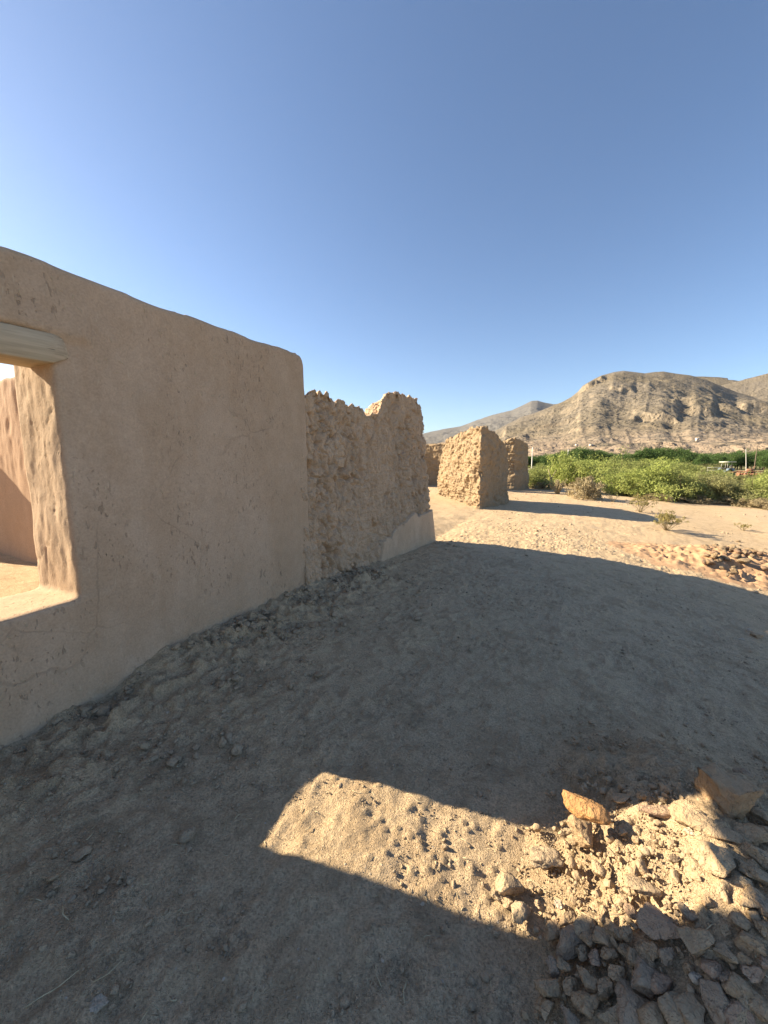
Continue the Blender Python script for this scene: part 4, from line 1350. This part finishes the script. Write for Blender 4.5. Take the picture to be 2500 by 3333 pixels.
ot['kind'] = 'stuff'
for k, (u, dist, hpx, wpx, lab) in enumerate(((2290, 120, 62, 74, 'dark rounded tree standing behind the canopied tractor'), (2222, 140, 54, 60, 'dark green tree left of the tractor, with a deep gap beneath'), (2345, 135, 66, 70, 'dark tree behind the pole right of the tractor canopy'),
                                             (2492, 120, 66, 60, 'tree at the right edge, right of the dark pole'), (1800, 130, 34, 46, 'small round tree by the road edge at left'))):
    d = ray(u, 1490); kk = dist; X, Y = EYE[0] + d[0] * kk, d[1] * kk; Z = float(base_z(X, Y))
    H = hpx / F * dist; Wd = wpx / F * dist
    e = empty('valley_tree', (X, Y, Z), k * 1.3); tag(e, lab, 'tree')
    v, f, v2, f2_ = TR[k % 4]
    S = np.array([Wd / 1.04, Wd / 1.04, H])
    link('crown', mesh_np('crown', v * S, f, False), M['leaf_dark'], e); link('trunk', mesh_np('trunk', v2 * S, f2_), M['bark'], e)

# ---- road and its shoulder
RD = ray(1740, 1490); k = 118 / hypot(RD[0], RD[1]); rc = np.array([EYE[0] + RD[0] * k, RD[1] * k])
tang = np.array([cos(YAW + .10), sin(YAW + .10)]); nor = np.array([-tang[1], tang[0]])


def strip(name, w0, w1, lift, mat, label):
    tt = np.linspace(-70, 24, 66); vs = []
    for t in tt:
        for w in np.linspace(w0, w1, 4):
            q = rc + tang * t + nor * w
            vs.append((q[0], q[1], float(base_z(rc[0], rc[1])) + .25 + lift))
    tag(link(name, mesh_np(name, vs, grid_faces(4, len(tt))), mat), label, None, None, 'structure')


# road bed embankment, road and shoulder as sheets above each other
strip('road', -8, 12, .10, M['asphalt'], 'strip of grey asphalt road across the valley')
strip('verge', 12.2, 16, .12, M['shoulder'], 'pale sandy verge on the far side of the road')
tt = np.linspace(-70, 24, 60); vs = []
bz = float(base_z(rc[0], rc[1]))
for t in tt:
    for w, z in ((-14, -.6), (-9, .2), (17, .25), (24, -.8)):
        qq = rc + tang * t + nor * w; vs.append((qq[0], qq[1], bz + z))
tag(link('road_bank', mesh_np('road_bank', vs, grid_faces(4, len(tt))), M['shoulder']), 'low earth bank carrying the road', None, None, 'structure')


# ---- poles
def pole(u, vtop, vfoot, dist, mat, lab, r=.14, arm=False, lean=0):
    d = ray(u, 1490); k = dist; X, Y = EYE[0] + d[0] * k, d[1] * k; Z = float(base_z(X, Y))
    top = 1.6 + (1490 - vtop) / F * dist
    e = empty('utility_pole', (X, Y, Z)); tag(e, lab, 'pole')
    mb = MB(); n = 10
    mb.tube([(lean * t, 0, -.3 + (top - Z + .3) * t) for t in np.linspace(0, 1, n)], np.linspace(r, r * .7, n), 8); mb.build('shaft', mat, e, True)
    mb = MB(); mb.tube([(lean, 0, top - Z - .02), (lean, 0, top - Z + .06)], [r * .8, r * .45], 8); mb.build('cap', M['steel'], e, True)
    if arm:
        mb = MB(); mb.box((0, 0, top - Z - .5), (1.8, .12, .12), YAW); mb.build('crossarm', mat, e)
    return e


pole(1732, 1456, 1512, 130, M['white_pole'], 'white roadside pole, leftmost, just right of the ruined wall end', .17)
pole(1821, 1462, 1502, 150, M['dark_pole'], 'dark wooden pole with a crossarm between the two white poles', .12, True)
pole(1848, 1463, 1503, 150, M['white_pole'], 'white roadside pole right of the dark crossarm pole', .17)
pole(2436, 1462, 1522, 100, M['white_pole'], 'pale slender pole left of the rusty implement, among the trees', .07, False, -.7)
pole(2460, 1450, 1526, 100, M['dark_pole'], 'tall dark pole above the rusty implement', .11)


# ---- tractor with a pale canopy
def place(u, dist):
    d = ray(u, 1490); k = dist; X, Y = EYE[0] + d[0] * k, d[1] * k
    return X, Y


TDIST = 74
X, Y = place(2372, TDIST)
gzT = 1.6 - (1548 - 1490) / F * TDIST
tr = empty('tractor', (X, Y, gzT), YAW + .35)
tag(tr, 'old blue tractor with a cream sun canopy parked behind the bushes', 'tractor')
mb = MB(); 
st = [((x, .75, 2.55 + .05 * cos(x)), (x, .78, 2.66 + .05 * cos(x)), (x, -.78, 2.66 + .05 * cos(x)), (x, -.75, 2.55 + .05 * cos(x))) for x in np.linspace(-1.35, 1.15, 9)]
mb.add(*loft(st)); mb.build('canopy', M['canopy_white'], tr)
for sx, sy in ((-.95, .5), (-.95, -.5), (.25, .5), (.25, -.5)):
    mb = MB(); mb.tube([(sx, sy, .9), (sx, sy, 2.58)], .035, 6); mb.build('canopy_post', M['steel'], tr)
mb = MB(); mb.add(*loft([((x, .34, .75), (x, .30, 1.42 - .08 * max(0, x - .9)), (x, -.30, 1.42 - .08 * max(0, x - .9)), (x, -.34, .75)) for x in (.25, .6, 1.0, 1.4, 1.65)])); mb.box((-.2, 0, .85), (1.1, .5, .5)); bd = mb.build('hood', M['paint_blue'], tr)
mb = MB(); mb.box((1.665, 0, 1.06), (.03, .5, .5)); mb.build('grille', M['steel'], bd)
mb = MB(); mb.tube([(1.0, .12, 1.35), (1.0, .12, 2.0)], .035, 6); mb.build('exhaust', M['steel'], tr)
mb = MB(); mb.box((-.55, 0, 1.12), (.45, .5, .1)); mb.box((-.77, 0, 1.35), (.08, .5, .42)); mb.build('seat', M['rubber'], tr)
mb = MB(); mb.tube([(.3, 0, 1.3), (.05, 0, 1.5)], .02, 6); mb.disc((.04, 0, 1.5), (-.6, 0, .8), .2, .03, 16, .17); mb.build('steering_wheel', M['rubber'], tr)
for wx, wy, wr, ww in ((-.65, .72, .68, .38), (-.65, -.72, .68, .38), (1.25, .62, .42, .22), (1.25, -.62, .42, .22)):
    mb = MB(); mb.disc((wx, wy, wr), (0, 1, 0), wr, ww, 24, wr * .55); w = mb.build('wheel', M['rubber'], tr)
    mb = MB(); mb.disc((wx, wy, wr), (0, 1, 0), wr * .57, ww * .6, 20); mb.build('rim', M['paint_yellow'], w)
for sy in (-.72, .72):
    mb = MB()
    a = np.linspace(.1, pi * .85, 10)
    for t0, t1 in zip(a[:-1], a[1:]):
        tm = (t0 + t1) / 2
        mb.box((-.65 + cos(tm) * .76, sy, .68 + sin(tm) * .76), (.05, .42, .27), 0, Matrix.Rotation(-tm, 3, 'Y'))
    mb.build('fender', M['paint_blue'], tr)

# ---- rusty disc harrow
X, Y = place(2448, 66)
gzH = 1.6 - (1552 - 1490) / F * 66
hr = empty('disc_harrow', (X, Y, gzH), YAW - .12)
tag(hr, 'rusty towed disc harrow with a long drawbar right of the tractor', 'farm implement')
mb = MB()
for y_ in (-.7, .7): mb.box((0, y_, .95), (3.2, .12, .14))
for x_ in (-1.5, -.5, .5, 1.5): mb.box((x_, 0, .97), (.12, 1.4, .12))
mb.box((0, 0, 1.2), (1.0, .5, .35)); mb.build('frame', M['rust'], hr)
mb = MB(); mb.tube([(-1.5, -.5, .95), (-3.4, 0, .75)], .06, 6); mb.tube([(-1.5, .5, .95), (-3.4, 0, .75)], .06, 6); mb.tube([(-3.4, 0, .75), (-4.1, 0, .72)], .07, 6); mb.build('drawbar', M['rust'], hr)
for x_ in np.linspace(-1.4, 1.4, 8):
    for y_ in (-.75, .75):
        mb = MB(); mb.disc((x_, y_, .36), (1, .25 * np.sign(y_), 0), .36, .05, 18); mb.build('disc', M['rust'], hr)
for y_ in (-.75, .75):
    mb = MB(); mb.tube([(-1.6, y_, .36), (1.6, y_, .36)], .04, 6)
    for x_ in (-1, 0, 1): mb.box((x_, y_, .65), (.07, .07, .6))
    mb.build('axle', M['rust'], hr)
mb = MB(); mb.tube([(.4, 0, 1.0), (.5, 0, 1.75), (.9, 0, 1.9)], .04, 6); mb.build('lever', M['rust'], hr)
for y_ in (-.25, .25):
    mb = MB(); mb.disc((.2, y_, .5), (0, 1, 0), .5, .2, 22, .25); w = mb.build('wheel', M['rubber'], hr)
    mb = MB(); mb.disc((.2, y_, .5), (0, 1, 0), .26, .12, 16); mb.build('rim', M['rust'], w)

# pale metal hurdle left of the tractor
X, Y = place(2328, 80); gz_ = 1.6 - (1548 - 1490) / F * 80
hu = empty('pipe_hurdle', (X, Y, gz_), YAW); tag(hu, 'pale pipe hurdle standing left of the tractor', 'hurdle')
for x_ in (-1.3, 1.3):
    mb = MB(); mb.tube([(x_, 0, -.1), (x_, 0, 1.75)], .05, 6); mb.build('post', M['white_pole'], hu)
for z_ in (1.7, 1.15):
    mb = MB(); mb.tube([(-1.3, 0, z_), (1.3, 0, z_)], .045, 6); mb.build('rail', M['white_pole'], hu)

# ------------------------------------------------------------------ hills
def tan_el(u, v):
    d = ray(u, v); h = hypot(d[0], d[1])
    return math.atan2(-d[0], d[1]), d[2] / h


def crest(pts):
    a = []
    for u, v in pts:
        az, te = tan_el(u, v); a.append((-az, te))
    a.sort(); a = np.array(a)
    return a


LA = crest([(1350, 1500), (1480, 1478), (1560, 1428), (1650, 1376), (1700, 1350), (1740, 1338), (1800, 1313), (1830, 1301), (1860, 1284), (1882, 1266), (1898, 1246), (1915, 1236), (1935, 1224), (1960, 1212), (2000, 1201), (2030, 1197), (2070, 1202), (2100, 1206), (2130, 1202), (2160, 1200), (2200, 1207), (2250, 1213), (2300, 1228), (2350, 1248), (2400, 1268), (2450, 1282), (2520, 1300), (2700, 1340), (3200, 1420)])
LB = crest([(2150, 1490), (2230, 1330), (2300, 1270), (2350, 1246), (2400, 1233), (2450, 1221), (2500, 1207), (2560, 1196), (2700, 1190), (3000, 1230), (3400, 1330)])
LC = crest([(800, 1500), (1100, 1470), (1300, 1425), (1410, 1399), (1450, 1390), (1500, 1381), (1550, 1362), (1600, 1346), (1640, 1338), (1665, 1333), (1700, 1318), (1730, 1303), (1750, 1301), (1775, 1308), (1800, 1312), (1900, 1300), (2000, 1330)])
LD = crest([(2000, 1260), (2150, 1212), (2230, 1207), (2290, 1207), (2340, 1211), (2390, 1222), (2450, 1245), (2550, 1290)])


def hills_h(az, r, x, y):
    p = np.stack([x, y, np.zeros_like(x)], -1)
    out = np.full(len(az), -60.0)
    ridge = 0
    for (L, r0, rc_, back, pw, sd, amp) in ((LC, 2600, 5200, 2500, 1.2, 5, 1.25), (LD, 2500, 3500, 1500, 1.15, 6, .8), (LB, 1500, 3000, 1500, 1.15, 7, 1.0), (LA, 760, 2500, 1500, 1.22, 8, 1.0)):
        hc = np.interp(az, L[:, 0], L[:, 1], left=-.02, right=-.02) * rc_
        wob = vnoise(p / 700, sd * 31)
        t = (r - r0 * (1 + .1 * wob)) / (rc_ - r0)
        tc = np.clip(t, 0, 1)
        up_ = tc ** pw
        dn = 1 - np.clip((r - rc_) / back, 0, 1) ** 1.3 * 1.1
        h = hc * np.where(t < 1, up_, dn)
        env = np.clip(tc * (1 - tc) * 4, 0, 1) * np.clip(hc / 150, 0, 1)
        # spurs running down slope: noise stretched along r
        q2 = np.stack([az * 14 + .35 * wob, r / 1500, np.zeros_like(r)], -1)
        rot = np.stack([p[:, 0] * .8 + p[:, 1] * .6, (p[:, 1] * .8 - p[:, 0] * .6) * .55, p[:, 2]], -1)
        h = h + env * amp * ((ridged(q2, 3, sd * 7) - .62) * 30 + (ridged(rot / 380, 4, sd * 9) - .6) * 22 + fbm(p / 160, 5, sd * 11) * 24 + fbm(p / 42, 4, sd * 15) * 9 + fbm(p / 16, 3, sd * 16) * 3.5)
        if sd == 8:
            for (a0, a1, t0, stp_) in ((2035, 2235, .345, 20), (1880, 1965, .80, 28), (1960, 2060, .62, 14), (2380, 2560, .60, 26), (2230, 2330, .42, 16), (1700, 1900, .45, 12)):
                za = math.atan2(*ray(a0, 1400)[:2]); zb = math.atan2(*ray(a1, 1400)[:2])
                wn = sst(za, za + .25 * (zb - za), az) * sst(zb, zb - .25 * (zb - za), az)
                tq = t0 + .02 * vnoise(p / 90, 333) + .012 * vnoise(p / 30, 334)
                h = h + stp_ * wn * sst(0, .008, t - tq) * np.clip((1 - t) / (1 - t0), 0, 1) - stp_ * .2 * wn * np.clip(1 - np.abs(t - t0) / .08, 0, 1) * (t < tq)
        # ledges: terraces where a noise mask says so
        stp = 44.0
        hw = h + 14 * vnoise(p / 300, sd * 19)
        fr = hw / stp - np.floor(hw / stp)
        ter = (sst(.70, .92, fr) - fr) * stp * .12
        h = h + ter * env ** .6 * sst(.12, .5, fbm(p / 420, 3, sd * 23))
        out = np.maximum(out, np.where(t > 0, h - 6, -60))
    # summit cliff at the left shoulder
    # foothills: pale badland mounds
    tf = np.clip((r - 330) / 420, 0, 1)
    fo = -4 + tf * 24 + (ridged(p / 130, 4, 71) - .5) * 26 * sst(0, .3, tf) + fbm(p / 34, 3, 75) * 4 * sst(0, .3, tf)
    fo = np.where(r > 300, np.where(r < 1300, fo, fo - (r - 1300) * .05), -60)
    return np.maximum(out, fo)


azs = np.linspace(-radians(62), radians(40), 1150)      # camera-independent bearing from the site, 0 = along the walls
azs = -azs[::-1]
azs = np.linspace(-.75, 1.0, 1100)
rs = np.concatenate([np.linspace(290, 700, 90), np.linspace(706, 2700, 430)[0:], np.linspace(2710, 7200, 200)])
A2, R2 = np.meshgrid(azs, rs)
xx = (EYE[0] + np.sin(A2) * R2).ravel(); yy = (np.cos(A2) * R2).ravel()
hz_ = hills_h(A2.ravel(), R2.ravel(), xx, yy)
# keep the vertical faces of the summit cliff crisp
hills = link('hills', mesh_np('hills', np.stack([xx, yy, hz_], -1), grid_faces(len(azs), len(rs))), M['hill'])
tag(hills, 'arid scrub-speckled mountain with rock ledges and pale foothills', None, None, 'structure')


def hill_pt(u, v, r0=300, r1=2600):
    d = ray(u, v); hd = hypot(d[0], d[1]); az = math.atan2(d[0], d[1])
    rr = np.linspace(r0, r1, 600)
    x = EYE[0] + np.sin(az) * rr; y = np.cos(az) * rr
    h = hills_h(np.full(600, az), rr, x, y)
    los = 1.6 + d[2] / hd * rr
    k = np.argmax(h > los)
    return x[k], y[k], h[k], rr[k]


for (u, v, w, h, rz, lab) in ((1877, 1447, 9, 7, .3, 'small pale flat-roofed house on the foothill, left of the pair'), (1924, 1447, 13, 7, .6, 'larger pale house on the foothill, right of the pair'), (2268, 1430, 7, 14, .2, 'tall narrow pale building alone on the foothill slope')):
    X, Y, Z, rr = hill_pt(u, v + h / 2)
    s = rr / F * .82
    e = empty('hillside_house', (X, Y, Z - .5), YAW + rz); tag(e, lab, 'house')
    W_, H_ = w * s, h * s * .8
    mb = MB(); mb.box((0, 0, H_ / 2), (W_, W_ * .7, H_)); mb.build('walls', M['house'], e)
    mb = MB(); mb.box((0, 0, H_ + .12), (W_ * 1.08, W_ * .78, .25)); mb.build('roof', M['house_roof'], e)
    mb = MB(); mb.box((0, -W_ * .35 - .02, H_ * .3), (W_ * .14, .08, H_ * .56)); mb.build('door', M['dark_pole'], e)
    for sx in (-.3, .3):
        mb = MB(); mb.box((sx * W_, -W_ * .35 - .02, H_ * .55), (W_ * .16, .08, H_ * .28)); mb.build('window', M['dark_opening'], e)

# ------------------------------------------------------------------ air
HZ = MB(); HZ.box((0, 2200, 395), (15000, 11200, 1030))
haze = HZ.build('haze', None)
hm = bpy.data.materials.new('thin_haze'); hm.use_nodes = True; hm.node_tree.nodes.clear()
ho = hm.node_tree.nodes.new('ShaderNodeOutputMaterial'); hv = hm.node_tree.nodes.new('ShaderNodeVolumePrincipled')
hv.inputs['Color'].default_value = (.82, .88, 1.0, 1); hv.inputs['Density'].default_value = 1.7e-5; hv.inputs['Anisotropy'].default_value = .3
hm.node_tree.links.new(hv.outputs[0], ho.inputs['Volume']); haze.data.materials.append(hm)
tag(haze, 'thin pale haze in the air over the valley', None, None, 'stuff')

# ------------------------------------------------------------------ light
SUN_EL = radians(28.0); SUN_AZ = radians(12.5)     # rays travel along +X turned SUN_AZ towards +Y
to_sun = Vector((-cos(SUN_AZ) * cos(SUN_EL), -sin(SUN_AZ) * cos(SUN_EL), sin(SUN_EL)))
sd = bpy.data.lights.new('sun', 'SUN'); sd.energy = 5.0; sd.angle = radians(.53); sd.color = (1.0, .84, .60)
so = bpy.data.objects.new('sun', sd); COL.objects.link(so)
so.rotation_euler = to_sun.to_track_quat('Z', 'Y').to_euler()
wd = bpy.data.worlds.new('World'); SC.world = wd; wd.use_nodes = True
nt_ = wd.node_tree; nt_.nodes.clear()
bg = nt_.nodes.new('ShaderNodeBackground'); wo = nt_.nodes.new('ShaderNodeOutputWorld'); sk = nt_.nodes.new('ShaderNodeTexSky')
sk.sky_type = 'NISHITA'; sk.sun_disc = False; sk.sun_elevation = SUN_EL
sk.sun_rotation = math.atan2(to_sun.x, to_sun.y)
sk.air_density = 1.0; sk.dust_density = 1.2; sk.ozone_density = 3.0; sk.altitude = 1200
bg.inputs[1].default_value = .066
nt_.links.new(sk.outputs[0], bg.inputs[0]); nt_.links.new(bg.outputs[0], wo.inputs[0])
SC.view_settings.view_transform = 'Standard'; SC.view_settings.look = 'None'
SC.view_settings.exposure = 1.62; SC.view_settings.gamma = 1
SC.cycles.max_bounces = 6; SC.cycles.diffuse_bounces = 4
